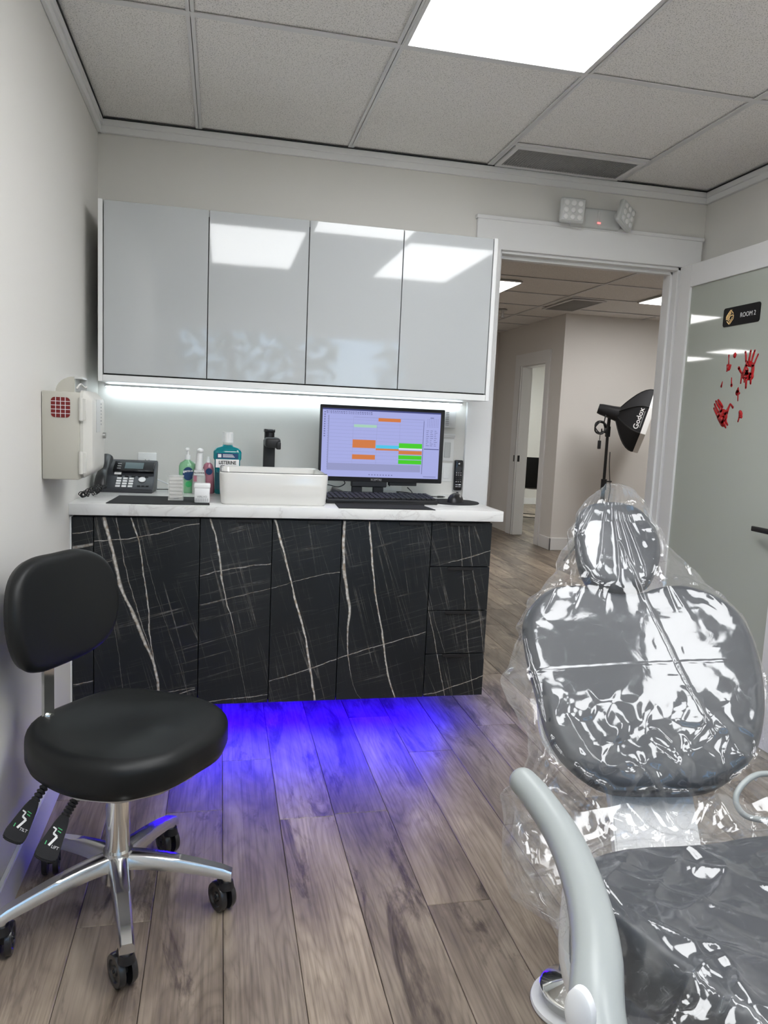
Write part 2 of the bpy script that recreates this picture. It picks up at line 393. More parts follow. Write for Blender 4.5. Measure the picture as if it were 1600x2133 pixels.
def smoothpath(pts, k=6):
    pts = [Vector(p) for p in pts]; out = []
    for i in range(len(pts)-1):
        a, b, c, d = pts[max(i-1, 0)], pts[i], pts[i+1], pts[min(i+2, len(pts)-1)]
        for j in range(k):
            t = j/k; out.append(.5*((2*b) + (c-a)*t + (2*a-5*b+4*c-d)*t*t + (-a+3*b-3*c+d)*t**3))
    out.append(pts[-1]); return out
def closedcurve(pts, k=4):
    P = [Vector((x, y)) for x, y in pts]; N = len(P); out = []
    for i in range(N):
        a, b, c, d = P[i-1], P[i], P[(i+1) % N], P[(i+2) % N]
        for j in range(k):
            t = j/k; out.append(.5*((2*b) + (c-a)*t + (2*a-5*b+4*c-d)*t*t + (-a+3*b-3*c+d)*t**3))
    return out
def cushion(name, outline, thick, rad, dome, T, m, parent, k=4, fn=None):
    """padded cushion: closed outline (local xy), front at z=0..dome, back at -thick, rounded edge"""
    O = closedcurve(outline, k); N = len(O); c = sum(O, Vector((0, 0)))/N
    t = bmesh.new(); rings = []
    prof = []
    for j in range(7):                      # front edge round
        a = j/6*math.pi/2; prof.append((rad*(1-math.sin(a)), -rad*(1-math.cos(a))))
    prof = prof[::-1]
    # from back to front
    seq = [(rad*.8, -thick), (rad*.25, -thick+rad*.25), (0, -thick+rad*.9)] + [(ins, z) for ins, z in prof[::-1][::-1]]
    seq = [(rad*.8, -thick), (rad*.25, -thick+rad*.25), (0, -thick+rad*.9)]
    for j in range(7):
        a = j/6*math.pi/2; seq.append((rad*(1-math.cos(a)), -rad*(1-math.sin(a))))
    R0 = np.mean([(p-c).length for p in O])
    for ins, z in seq: rings.append([((p-c), ins, z) for p in O])
    vr = []
    for ring in rings:
        vr.append([t.verts.new(((c + d*(max(d.length-ins, 0)/d.length)).x, (c + d*(max(d.length-ins, 0)/d.length)).y, z)) for d, ins, z in ring])
    for s in (.85, .7, .55, .4, .25, .1):    # dome
        ring = []
        for p in O:
            d = p-c; L = d.length-rad; q = c + d*(L*s/d.length)
            ring.append(t.verts.new((q.x, q.y, dome*(1-s*s))))
        vr.append(ring)
    for a, b in zip(vr, vr[1:]):
        for i in range(N): t.faces.new((a[i], a[(i+1) % N], b[(i+1) % N], b[i]))
    t.faces.new(vr[0][::-1]); t.faces.new(vr[-1])
    if fn:
        for v in t.verts: v.co.z += fn(v.co.x, v.co.y, v.co.z)
    mb = MB(); mb._merge(t); return obj(name, mb, m, parent, 80, T)

# ------------------------------------------------------------------ room shell
H = 2.325; XR = 2.678; YR = -4.4
CT = .894
# walls (with thickness)
w = MB(); w.box((-.12, YR-.12, 0), (0, .12, H+.1)); struct('wall_left', w, 'wall_paint')
w = MB(); w.box((XR, YR-.12, 0), (XR+.12, 0, H+.1)); struct('wall_right', w, 'wall_paint')
DX0, DX1, DZ = 1.672, 2.574, 1.985
w = MB(); w.box((0, 0, 0), (DX0, .12, H+.1)); w.box((DX1, 0, 0), (XR+.12, .12, H+.1)); w.box((DX0, 0, DZ), (DX1, .12, H+.1))
struct('wall_back', w, 'wall_paint')
WX0, WX1, WZ0, WZ1 = .1, 2.2, .85, 1.98
w = MB(); w.box((-.12, YR-.12, 0), (XR+.12, YR, WZ0)); w.box((-.12, YR-.12, WZ1), (XR+.12, YR, H+.1))
w.box((-.12, YR-.12, WZ0), (WX0, YR, WZ1)); w.box((WX1, YR-.12, WZ0), (XR+.12, YR, WZ1)); struct('wall_rear', w, 'wall_paint')
# hall walls
HX, HY, FY = 3.745, 3.70, 5.5
w = MB(); w.box((-3.6, .0, 0), (-3.5, 8.2, H+.1)); w.box((-3.5, 0, 0), (-.0, .12, H+.1)); struct('wall_hall_left', w, 'hall_paint')
w = MB(); w.box((-3.5, 8.1, 0), (1.02, 8.2, H+.1)); w.box((.9, FY+.12, 0), (1.02, 8.1, H+.1)); struct('wall_hall_end', w, 'hall_paint')
w = MB(); w.box((HX, HY, 0), (6.4, HY+.12, H+.1)); struct('wall_hall_front', w, 'hall_paint')
w = MB(); w.box((6.4, .0, 0), (6.5, 8.1, H+.1)); struct('wall_hall_right', w, 'hall_paint')
SD0, SD1, SDZ = 4.07, 4.72, 1.885
w = MB(); w.box((HX, HY+.12, 0), (HX+.12, SD0, H+.1)); w.box((HX, SD1, 0), (HX+.12, FY+.12, H+.1)); w.box((HX, SD0, SDZ), (HX+.12, SD1, H+.1))
struct('wall_hall_side', w, 'hall_paint')
w = MB(); w.box((.9, FY, 0), (HX, FY+.12, H+.1)); struct('wall_hall_far', w, 'hall_paint')
w = MB(); w.box((XR+.12, .0, 0), (6.5, .12, H+.1)); struct('wall_hall_near', w, 'hall_paint')
w = MB(); w.box((HX+.12, 8.0, 0), (6.5, 8.1, H+.1)); w.box((HX, FY+.12, 0), (HX+.12, 8.1, H+.1)); struct('wall_side_room', w, 'wall_paint')

# floor and its planks
fb = MB(); fb.box((-.12, YR-.12, -.10), (6.5, .12, -.005)); fb.box((-3.6, .12, -.10), (6.5, 8.2, -.005)); floor = struct('floor', fb, 'floor_base')
floor['label'] = 'grey-brown oak plank floor'
PW, PX0 = .1685, -.1595
pl_mesh = {}
def plank(x, y0, y1, wd):
    L = y1 - y0
    key = (round(L, 3), round(wd, 3))
    if key not in pl_mesh:
        g = .0007; m_ = MB(); m_.box((-wd/2+g, -L/2+g, -.005), (wd/2-g, L/2-g, 0), .0012, 1)
        bmesh.ops.recalc_face_normals(m_.bm, faces=list(m_.bm.faces))
        me = bpy.data.meshes.new('plank'); m_.bm.to_mesh(me); m_.bm.free(); me.materials.append(MATS['oak_plank']); pl_mesh[key] = me
    o = bpy.data.objects.new('plank', pl_mesh[key]); COL.objects.link(o); o.parent = floor; o.location = (x, (y0+y1)/2, 0)
joints = {3: -1.02, 4: -1.90, 5: -1.10, 6: -1.56+.47, 7: -1.56, 8: -.69, 9: -1.22, 2: -1.52, 10: -.48, 1: -.9}
PL = 1.215
for k in range(0, 40):
    x = PX0 + (k+.5)*PW
    if x - PW/2 > 6.4: break
    y_lo = YR if x < XR else 0.0
    y_hi = .12 if x < 1.12 else FY
    if x > HX + .1: y_hi = 8.0
    j0 = joints.get(k-1+1, random.uniform(-1.2, 0)) if k < 12 else random.uniform(-1.2, 0)
    ys = [j0 + PL*i for i in range(-4, 9)]
    cuts = [y_lo] + [round(q, 4) for q in ys if y_lo + .05 < q < y_hi - .05] + [y_hi]
    xa, xb = max(x-PW/2, 0.0), x+PW/2
    if xb <= .01: continue
    for a, b in zip(cuts, cuts[1:]): plank((xa+xb)/2, a, b, xb-xa)

t = MB(); t.box((-3.5, .12, -.005), (PX0 + 8*PW - .001, 8.1, 0)); t.box((PX0 + 8*PW - .001, FY - .0, -.005), (.9, 8.1, 0)) if False else None; o = obj('plank', t, 'oak_plank', floor); o['kind'] = 'stuff'
# ceiling: tiles hang in a T-bar grid
cb = MB(); cb.box((-3.6, YR-.12, H+.1), (6.5, 8.2, H+.16)); ceil = struct('ceiling', cb, 'grid_paint')
def tile(x0, x1, y0, y1, m='ceiling_tile'):
    t = MB(); t.box((x0+.004, y0+.004, H+.0065), (x1-.004, y1-.004, H+.020)); o = obj('ceiling_tile', t, m, None)
    rebase(o, ((x0+x1)/2, (y0+y1)/2, H)); o.parent = ceil; return o
def tbar(a, b):
    w_ = .012; t = MB()
    if a[0] == b[0]: t.box((a[0]-w_, a[1], H), (a[0]+w_, b[1], H+.003)); t.box((a[0]-.001, a[1], H), (a[0]+.001, b[1], H+.04))
    else: t.box((a[0], a[1]-w_, H-.0004), (b[0], a[1]+w_, H+.0026)); t.box((a[0], a[1]-.001, H), (b[0], a[1]+.001, H+.04))
    o = obj('grid_bar', t, 'grid_paint', None); rebase(o, ((a[0]+b[0])/2, (a[1]+b[1])/2, H)); o.parent = ceil
XS = [0, .382, .992, 1.601, 2.211, XR]; YS = [YR, -3.345, -2.126, -.907, 0]
lights = {(2, 2): 'one', (1, 1): 'two', (3, 1): 'three'}
for i in range(5):
    for j in range(4):
        if (i, j) in lights: continue
        if (i, j) == (3, 3): tile(XS[i], XS[i+1], YS[j], -.285); continue
        tile(XS[i], XS[i+1], YS[j], YS[j+1])
for x in XS[1:-1]: tbar((x, YR), (x, 0))
for y in YS[1:-1]: tbar((0, y), (XR, y))
tbar((1.613, -.285), (2.199, -.285))
HXS = [1.12, 1.516, 2.126, 2.735, 3.345, 3.955, 4.565, 5.175, 5.785, 6.4]
HYS = [.12, .98, 1.59, 2.20, 2.81, 3.42, 4.03, 4.64, 5.25, 6.4, 7.6, 8.1]
HLX = [-3.5, -2.34, -1.12, .1, .71, 2.126, 3.345, 4.565, 5.785, 6.4]
hl = {(2.126, 2.81), (4.565, 2.20)}
for i in range(len(HLX)-1):
    for j in range(len(HYS)-1):
        x0, x1, y0, y1 = HLX[i], HLX[i+1], HYS[j], HYS[j+1]
        if x0 >= HX and y0 >= HY: continue
        if y0 >= FY - .3 and x0 >= .7: tile(x0, x1, y0, FY) if y0 < FY and x0 < HX else None; continue
        tile(x0, x1, y0, y1)
for x in HLX[1:-1]: tbar((x, .12), (x, 8.1 if x < .9 else FY if x < HX else HY))
for y in HYS[1:-1]: tbar((-3.5, y), (6.4 if y < HY else HX if y < FY else .9, y))
t = MB(); t.box((HX+.12, HY+.12, H), (6.4, 8.0, H+.02)); o = obj('ceiling_tile', t, 'wall_paint', None); o.parent = ceil

# crown strip under the ceiling, baseboards, casings
def crown(name, a, b, nrm):
    t = MB(); nx, ny = nrm
    for h0, h1, d in ((H-.052, H-.002, .014), (H-.026, H-.002, .022)):
        xa, xb = sorted((a[0], b[0] + nx*d if a[0] == b[0] else b[0])); ya, yb = sorted((a[1], b[1] + ny*d if a[1] == b[1] else b[1]))
        t.box((xa, ya, h0), (xb, yb, h1), .002, 1)
    t.box((min(a[0], b[0]+nx*.026), min(a[1], b[1]+ny*.026), H-.0016), (max(a[0], b[0]+nx*.026), max(a[1], b[1]+ny*.026), H+.001), mi=1)
    struct(name, t, ['trim_paint', 'slot_dark'])
crown('trim_1', (0, 0), (XR, 0), (0, -1)); crown('trim_2', (0, YR), (0, 0), (1, 0)); crown('trim_3', (XR, YR), (XR, 0), (-1, 0)); crown('trim_4', (0, YR), (XR, YR), (0, 1))
def bboard(name, a, b, d=.014, h=.10):
    t = MB(); t.box((min(a[0], b[0]), min(a[1], b[1]), 0), (max(a[0], b[0]), max(a[1], b[1]), h), .003, 1); struct(name, t, 'trim_paint')
bboard('baseboard_left', (0, YR), (.014, -.014)); bboard('baseboard_back', (.014, -.014), (1.56, 0)); bboard('baseboard_right', (XR-.014, YR), (XR, 0))
bboard('baseboard_rear', (0, YR), (XR, YR+.014)); bboard('baseboard_hall_front', (HX-.014, HY-.014), (6.4, HY), h=.125)
bboard('baseboard_hall_side', (HX-.014, HY-.014), (HX, SD0-.115), h=.125); bboard('baseboard_side_room', (HX+.12, 7.986), (6.4, 8.0)); bboard('baseboard_hall_far', (.95, FY-.014), (2.5, FY))
def box_struct(name, boxes, m='trim_paint'):
    t = MB()
    for a, b in boxes: t.box(a, b, .002, 1)
    return struct(name, t, m)
# doorway of the treatment room: casing, jamb, stops
box_struct('trim_5', [((1.562, -.018, 0), (DX0+.006, 0, DZ)), ((DX1-.004, -.018, 0), (XR-.012, 0, DZ)), ((1.562, -.018, DZ-.004), (XR-.016, 0, DZ+.135)),
    ((1.556, -.024, DZ+.118), (XR-.010, 0, DZ+.135))])
box_struct('trim_6', [((DX0, 0, 0), (DX0+.016, .12, DZ)), ((DX1-.016, 0, 0), (DX1, .12, DZ)), ((DX0, 0, DZ-.016), (DX1, .12, DZ)),
    ((DX0+.016, .04, 0), (DX0+.028, .075, DZ-.016)), ((DX1-.028, .04, 0), (DX1-.016, .075, DZ-.016)), ((DX0, .04, DZ-.03), (DX1, .075, DZ-.014))])
box_struct('trim_7', [((1.56, .12, 0), (DX0+.006, .138, DZ)), ((DX1-.004, .12, 0), (2.68, .138, DZ)), ((1.56, .12, DZ), (2.68, .138, DZ+.12))])
# side-room doorway casing on the hall side wall
box_struct('trim_8', [((HX-.018, SD0-.10, 0), (HX, SD0, SDZ)), ((HX-.018, SD1, 0), (HX, SD1+.16, SDZ)), ((HX-.018, SD0-.10, SDZ), (HX, SD1+.16, SDZ+.13)),
    ((HX, SD0-.001, 0), (HX+.12, SD0+.012, SDZ)), ((HX, SD1-.012, 0), (HX+.12, SD1, SDZ)), ((HX, SD0, SDZ-.012), (HX+.12, SD1, SDZ))])
r = thing('door_latch', 'small black latch plates on the white frame of the narrow hall doorway', 'latch', (HX-.018, SD1, .87))
t = MB(); t.box((HX+.005, SD1-.016, .83), (HX+.03, SD1-.0115, .90)); obj('strike_plate', t, 'black_matte', r)
t = MB(); t.box((HX-.021, SD1+.02, .83), (HX-.0178, SD1+.045, .90)); obj('latch_plate', t, 'black_matte', r)
t = MB(); t.box((HX-.0185, SD1+.004, 0), (HX-.0175, SD1+.010, SDZ)); obj('frame_gap', t, 'slot_dark', r)
# far hall door
d3 = MB(); d3.box((2.75, FY-.01, 0), (3.58, FY, 1.98), .003, 1); door2 = struct('door_2', d3, 'trim_paint')
t = MB(); t.box((2.66, FY-.022, 0), (2.745, FY, 2.0), .002, 1); t.box((3.585, FY-.022, 0), (3.68, FY, 2.0), .002, 1); t.box((2.66, FY-.022, 2.0), (3.68, FY, 2.09), .002, 1); struct('trim_9', t, 'trim_paint')
t = MB(); t.box((3.50, FY-.05, .83), (3.575, FY-.012, .90), .004, 1); t.box((3.60, FY-.028, .83), (3.62, FY-.02, .90)); obj('latch', t, 'black_matte', door2)
# side room: door leaf inside, chair, wall light

# ------------------------------------------------------------------ ceiling lights, vents
def ceiling_light(x0, x1, y0, y1, label, m='panel_light', grp=None):
    r = thing('ceiling_light', label, 'ceiling light', ((x0+x1)/2, (y0+y1)/2, H), grp)
    f = MB()
    for a, b in (((x0+.008, y0+.008), (x1-.008, y0+.02)), ((x0+.008, y1-.02), (x1-.008, y1-.008)), ((x0+.008, y0+.02), (x0+.02, y1-.02)), ((x1-.02, y0+.02), (x1-.008, y1-.02))):
        f.box((*a, H-.003), (*b, H+.02))
    f.box((x0+.008, y0+.008, H+.02), (x1-.008, y1-.008, H+.05)); obj('light_frame', f, 'grid_paint', r)
    p = MB(); p.box((x0+.02, y0+.02, H-.001), (x1-.02, y1-.02, H+.012)); obj('diffuser', p, m, r)
ceiling_light(XS[2], XS[3], YS[2], YS[3], 'bright white rectangular LED ceiling panel above the treatment room')
ceiling_light(XS[1], XS[2], YS[1], YS[2], 'white LED ceiling panel mirrored in the second wall cabinet door')
ceiling_light(XS[3], XS[4], YS[1], YS[2], 'white LED ceiling panel mirrored in the rightmost wall cabinet door')
def surf_light(x0, x1, y0, y1, label, m):
    r = thing('ceiling_light', label, 'ceiling light', ((x0+x1)/2, (y0+y1)/2, H))
    f = MB(); f.box((x0, y0, H-.012), (x1, y1, H-.001), .002, 1); obj('light_frame', f, 'grid_paint', r)
    p = MB(); p.box((x0+.015, y0+.015, H-.0145), (x1-.015, y1-.015, H-.011)); obj('diffuser', p, m, r)
surf_light(3.955, 4.55, 1.60, 2.77, 'bright hall ceiling light cut off by the right door jamb', 'hall_panel_light')
surf_light(2.14, 2.735, 2.34, 2.92, 'hall ceiling light peeking out beside the wall cabinet edge', 'hall_panel_light')
surf_light(.10, .71, 3.10, 3.71, 'hall ceiling light mirrored nearest the ROOM 2 sign in the glass door', 'hall_panel_light')
surf_light(-2.03, -1.62, 5.30, 5.82, 'hall ceiling light mirrored beside the handprint in the glass door', 'hall_panel_light')
surf_light(-2.21, -1.60, 6.45, 7.06, 'farthest hall ceiling light, mirrored lowest at the glass door frame', 'hall_panel_light')
surf_light(4.6, 5.2, 5.6, 6.8, 'ceiling light of the bright room behind the narrow hall doorway', 'side_panel_light')

def perforated(x0, x1, y0, y1, label, name='ceiling_vent', slats=0, z=H):
    r = thing(name, label, 'vent', ((x0+x1)/2, (y0+y1)/2, z))
    f = MB(); b = .022
    for a, c in (((x0, y0), (x1, y0+b)), ((x0, y1-b), (x1, y1)), ((x0, y0+b), (x0+b, y1-b)), ((x1-b, y0+b), (x1, y1-b))): f.box((*a, z-.005), (*c, z+.004), .001, 1)
    obj('vent_frame', f, 'grid_paint', r)
    g = MB(); g.box((x0+b, y0+b, z+.001), (x1-b, y1-b, z+.003)); obj('backing', g, 'vent_grey', r)
    q = MB(); nx = int((x1-x0-2*b)/.0115)
    for i in range(nx):
        x = x0+b+(i+.5)*(x1-x0-2*b)/nx; q.box((x-.0016, y0+b, z-.003), (x+.0016, y1-b, z+.001))
    ny = int((y1-y0-2*b)/.0115)
    for i in range(ny):
        y = y0+b+(i+.5)*(y1-y0-2*b)/ny; q.box((x0+b, y-.0016, z-.0031), (x1-b, y+.0016, z+.001))
    o = obj('grille', q, 'vent_mesh', r, None); o['kind'] = 'stuff'
mat('vent_mesh', (.33,.33,.32), .5)
perforated(1.618, 2.196, -.272, -.03, 'grey perforated return-air grille in the ceiling by the back wall')
perforated(3.40, 3.72, 2.86, 3.50, 'square hall ceiling vent above the black softbox', z=H-.004)
r = thing('sprinkler', 'small fire sprinkler hanging from the hall ceiling', 'sprinkler', (3.11, 3.75, H))
t = MB(); t.cyl((3.11, 3.75, H-.006), (3.11, 3.75, H), .045); obj('escutcheon', t, 'steel', r)
t = MB(); t.cyl((3.11, 3.75, H-.07), (3.11, 3.75, H-.004), .012); t.cyl((3.11, 3.75, H-.075), (3.11, 3.75, H-.07), .028); obj('sprinkler_head', t, 'steel', r)

# ------------------------------------------------------------------ rear window and what lies outside
w1 = MB()
for a, b in (((WX0-.05, WZ0-.05), (WX1+.05, WZ0+.03)), ((WX0-.05, WZ1-.03), (WX1+.05, WZ1+.05)), ((WX0-.05, WZ0+.03), (WX0+.03, WZ1-.03)), ((WX1-.03, WZ0+.03), (WX1+.05, WZ1-.03)), ((1.12, WZ0+.03), (1.17, WZ1-.03))):
    w1.box((a[0], YR-.06, a[1]), (b[0], YR+.015, b[1]), .003, 1)
win = struct('window_1', w1, 'trim_paint')
t = MB(); t.box((WX0, YR-.035, WZ0), (WX1, YR-.03, WZ1)); obj('pane', t, 'window_glass', win)
t = MB(); t.box((-12, -30, -.2), (14, YR-.13, -.12)); o = struct('ground', t, 'ground')
def tree(cx, cyy, hh, label, seed):
    rr = random.Random(seed)
    r = thing('tree', label, 'tree', (cx, cyy, -.12), 'trees outside the window')
    t = MB(); t.tube([(cx, cyy, -.12), (cx+.1, cyy, hh*.4), (cx-.05, cyy+.1, hh*.8)], [.14, .1, .05], 8); obj('trunk', t, 'bark', r)
    bm = MB()
    for _ in range(1700):
        a = rr.uniform(0, 6.283); b = rr.uniform(-1, 1); q = rr.uniform(.35, 1)**.5
        p = Vector((cx + math.cos(a)*q*1.5*math.sqrt(1-b*b*.8), cyy + math.sin(a)*q*1.3*math.sqrt(1-b*b*.8), hh*.72 + b*hh*.5*q))
        d1 = Vector((rr.uniform(-1, 1), rr.uniform(-1, 1), rr.uniform(-1, 1))).normalized()*.09; d2 = d1.orthogonal().normalized()*.05
        bm.quad([p-d1, p+d2, p+d1, p-d2])
    o = obj('foliage', bm, 'foliage', r, None); o['kind'] = 'stuff'
tree(.6, -8.2, 3.0, 'leafy green tree outside the window, its crown mirrored in the cabinet doors', 3)
tree(4.3, -9.2, 3.3, 'leafy tree outside, to the right of the middle tree by the window', 5)
tree(-3.1, -9.0, 3.1, 'leafy tree outside, farthest to the left of the middle tree', 9)

# ------------------------------------------------------------------ wall cabinet
UX0, UX1, UY, UZ0, UZ1 = .050, 1.545, -.339, 1.309, 1.945
r = thing('wall_cabinet', 'wide white high-gloss wall cabinet with four flat doors', 'cabinet', ((UX0+UX1)/2, 0, UZ0))
t = MB(); st = .016
t.box((UX0, UY, UZ0), (UX0+st, 0, UZ1), .001, 1); t.box((UX1-st, UY, UZ0), (UX1, 0, UZ1), .001, 1)
t.box((UX0+st, UY+.03, UZ1-.02), (UX1-st, 0, UZ1-.001)); t.box((UX0+st, UY, UZ0), (UX1-st, 0, UZ0+.024), .001, 1); t.box((UX0+st, -.02, UZ0+.02), (UX1-st, 0, UZ1-.02))
obj('carcass', t, 'white_lacquer', r)
ux = [UX0+st+.002, .433, .800, 1.163, UX1-st-.002]
for k in range(4):
    d = MB(); d.box((ux[k]+.0015, UY+.001, UZ0+.029), (ux[k+1]-.0015, UY+.02, UZ1-.003), .001, 1); obj('door', d, 'white_gloss', r)
t = MB(); t.box((UX0+st, UY+.022, UZ0+.026), (UX1-st, UY+.026, UZ1-.022)); obj('shadow_gap', t, 'slot_dark', r)
r = thing('led_strip', 'white LED strip glowing under the wall cabinet', 'light', (.8, -.05, UZ0))
t = MB(); t.box((.03, -.040, UZ0-.008), (1.535, -.016, UZ0), .001, 1); obj('channel', t, 'white_lacquer', r)
t = MB(); t.box((.035, -.037, UZ0-.0125), (1.53, -.019, UZ0-.0075)); obj('diffuser', t, 'strip_light', r)

# ------------------------------------------------------------------ base cabinets
BY = -.60; BZ0, BZ1 = .175, .848
def base_unit(x0, x1, label, fronts, cols, filler=None):
    r = thing('base_cabinet', label, 'cabinet', ((x0+x1)/2, -.3, BZ0), 'floating black marble base cabinets')
    c = MB(); c.box((x0+.001, BY+.021, BZ0+.004), (x1-.001, -.001, BZ1)); obj('carcass', c, 'black_matte', r)
    for (a, b, za, zb, nm) in fronts:
        d = MB(); d.box((a+.0015, BY, za+.0015), (b-.0015, BY+.019, zb-.0015), .0008, 1)
        f = obj(nm, d, 'black_marble', r)
        if nm != 'filler_panel':
            hx = (b-.05) if nm == 'door' else (a+b)/2
            h = MB(); w_ = .045 if nm == 'door' else .05
            h.box((hx-w_-.03*(nm == 'door'), BY-.006, zb-.0045), (hx+w_-.03*(nm == 'door'), BY+.002, zb-.001), .0005, 1); h.box((hx-w_-.03*(nm == 'door'), BY-.0065, zb-.012), (hx+w_-.03*(nm == 'door'), BY-.0045, zb-.001), .0005, 1)
            obj('finger_pull', h, 'black_matte', f)
    return r
base_unit(.006, .424, 'leftmost floating base cabinet with broad gold-veined black marble door', [(.006, .075, BZ0, BZ1, 'filler_panel'), (.075, .424, BZ0, BZ1, 'door')], 1)
base_unit(.424, .922, 'floating base cabinet under the sink with two narrow black marble doors', [(.424, .673, BZ0, BZ1, 'door'), (.673, .922, BZ0, BZ1, 'door')], 2)
base_unit(.922, 1.258, 'floating base cabinet under the monitor with one wide black marble door', [(.922, 1.258, BZ0, BZ1, 'door')], 1)
q = (BZ1-BZ0)/4
base_unit(1.258, 1.495, 'floating base cabinet with a stack of four black marble drawers', [(1.258, 1.495, BZ0+q*k, BZ0+q*(k+1), 'drawer') for k in range(4)], 1)
t = MB(); t.box((0, BY-.004, BZ0), (.005, 0, BZ1), .001, 1); o = obj('end_panel', t, 'white_lacquer'); tag(rebase(o, (.002, -.3, BZ0)), 'thin white end panel between the base cabinets and the left wall', 'panel')
# worktop (with its own slab and edge)
t = MB(); t.box((-.0, -.62, .855), (1.529, -.0005, CT), .002, 2)
o = obj('worktop', t, 'white_marble'); tag(rebase(o, (.76, -.31, .855)), 'long white marble-look worktop over the black base cabinets', 'worktop')
r = thing('led_strip', 'blue LED strip glowing under the floating base cabinets', 'light', (.9, -.3, BZ0))
t = MB(); t.box((.30, -.37, BZ0-.006), (1.42, -.345, BZ0+.004), .001, 1); obj('channel', t, 'black_matte', r)
t = MB(); t.box((.32, -.366, BZ0-.009), (1.40, -.349, BZ0-.0055)); obj('diffuser', t, 'blue_light', r)

# ------------------------------------------------------------------ sink, tap
r = thing('vessel_sink', 'white rectangular ceramic vessel sink on the worktop', 'sink', (.675, -.42, CT))
def rrect(x0, x1, y0, y1, rad, k=6):
    out = []
    for cx, cyy, a0 in ((x1-rad, y1-rad, 0), (x0+rad, y1-rad, 90), (x0+rad, y0+rad, 180), (x1-rad, y0+rad, 270)):
        for i in range(k+1):
            a = math.radians(a0 + 90*i/k); out.append((cx+rad*math.cos(a), cyy+rad*math.sin(a)))
    return out
def loft(rings):
    t = bmesh.new(); vr = [[t.verts.new(p) for p in ring] for ring in rings]; N = len(vr[0])
    for a, b in zip(vr, vr[1:]):
        for i in range(N): t.faces.new((a[i], a[(i+1) % N], b[(i+1) % N], b[i]))
    t.faces.new(vr[0][::-1]); t.faces.new(vr[-1]); mb = MB(); mb._merge(t); return mb
SX0, SX1, SY0, SY1, SZ = .486, .872, -.575, -.22, 1.009
def ring(ins, z, rad=.03): return [(x, y, z) for x, y in rrect(SX0+ins, SX1-ins, SY0+ins, SY1-ins, max(rad-ins*.4, .006))]
mb = loft([ring(.010, CT), ring(.006, CT+.006), ring(.002, CT+.05), ring(0, SZ-.006), ring(.002, SZ-.001), ring(.006, SZ), ring(.010, SZ-.001), ring(.013, SZ-.006), ring(.02, CT+.05), ring(.05, CT+.02), ring(.12, CT+.016)])
basin = obj('basin', mb, 'sink_white', r, 60)
t = MB(); t.cyl((.68, -.4, CT+.014), (.68, -.4, CT+.02), .022); obj('drain', t, 'chrome', basin)
rim = rrect(SX0+.0045, SX1-.0045, SY0+.0045, SY1-.0045, .028, 6); rim = [(x, y, SZ+.0002) for x, y in rim if True]
t = MB(); t.tube(rim[9:28] , .0014, 6); obj('rim_line', t, 'edge_dark', basin)
r = thing('tap', 'tall matte black basin mixer tap behind the sink', 'tap', (.685, -.13, CT))
t = MB(); t.box((.660, -.155, CT), (.706, -.109, 1.115), .004, 2); obj('body', t, 'black_matte', r)
t = MB(); t.lathe([(.030, 0), (.030, .006), (.024, .01)], 24, Matrix.Translation((.683, -.132, CT))); obj('base_ring', t, 'black_matte', r)
t = MB(); t.box((.661, -.24, 1.085), (.722, -.120, 1.125), .012, 3); t.box((.705, -.25, 1.08), (.722, -.20, 1.11), .004, 2); obj('spout', t, 'black_matte', r)
t = MB(); t.cyl((.683, -.132, 1.115), (.683, -.132, 1.146), .021); t.box((.660, -.165, 1.144), (.704, -.105, 1.158), .003, 2); obj('lever', t, 'black_gloss', r)

# ------------------------------------------------------------------ monitor
MY = -.2
r = thing('monitor', 'black desktop monitor showing a lilac appointment calendar', 'monitor', (1.14, -.15, CT))
MX0, MX1, MZ0, MZ1 = .8795, 1.4065, .958, 1.268
t = MB(); t.box((MX0, MY, MZ0), (MX1, MY+.012, MZ1), .004, 2); t.box((MX0+.03, MY+.01, MZ0+.03), (MX1-.03, MY+.04, MZ1-.04), .012, 2); obj('casing', t, 'black_plastic', r)
sx0, sx1, sz0, sz1 = .890, 1.388, .977, 1.254
t = MB(); t.box((sx0, MY-.0006, sz0), (sx1, MY+.001, sz1)); scr = obj('screen', t, 'scr_bg', r)
# screen contents, measured in the 1600x1029 zoom of the panel: left col 75..1500 px, top 110, bottom 965
def sp(u, v):   # fractions of screen
    return sx0 + u*(sx1-sx0), sz1 - v*(sz1-sz0)
def sbox(nm, u0, v0, u1, v1, m, dz=.0008):
    x0, z1 = sp(u0, v0); x1, z0 = sp(u1, v1)
    t = MB(); t.box((x0, MY-.0006-dz, z0), (x1, MY, z1)); return obj(nm, t, m, scr)
sbox('title_bar', 0, 0, 1, .022, 'scr_navy'); sbox('header_line', .26, .112, .86, .118, 'scr_line')
sbox('grey_band', .05, .80, .84, .905, 'scr_grey'); sbox('scroll_bar', .853, .13, .858, .93, 'scr_text'); sbox('side_rule', .047, .10, .056, .9, 'scr_line')
t = MB()
for k in range(13):
    v = .155 + k*.052; x0, z = sp(.06, v); x1, _ = sp(.85, v); t.box((x0, MY-.001, z), (x1, MY, z+.0007))
for u in (.255, .455, .65): x, z1_ = sp(u, .11); _, z0_ = sp(u, .8); t.box((x, MY-.001, z0_), (x+.0006, MY, z1_))
obj('grid_lines', t, 'scr_line', scr)['kind'] = 'stuff'
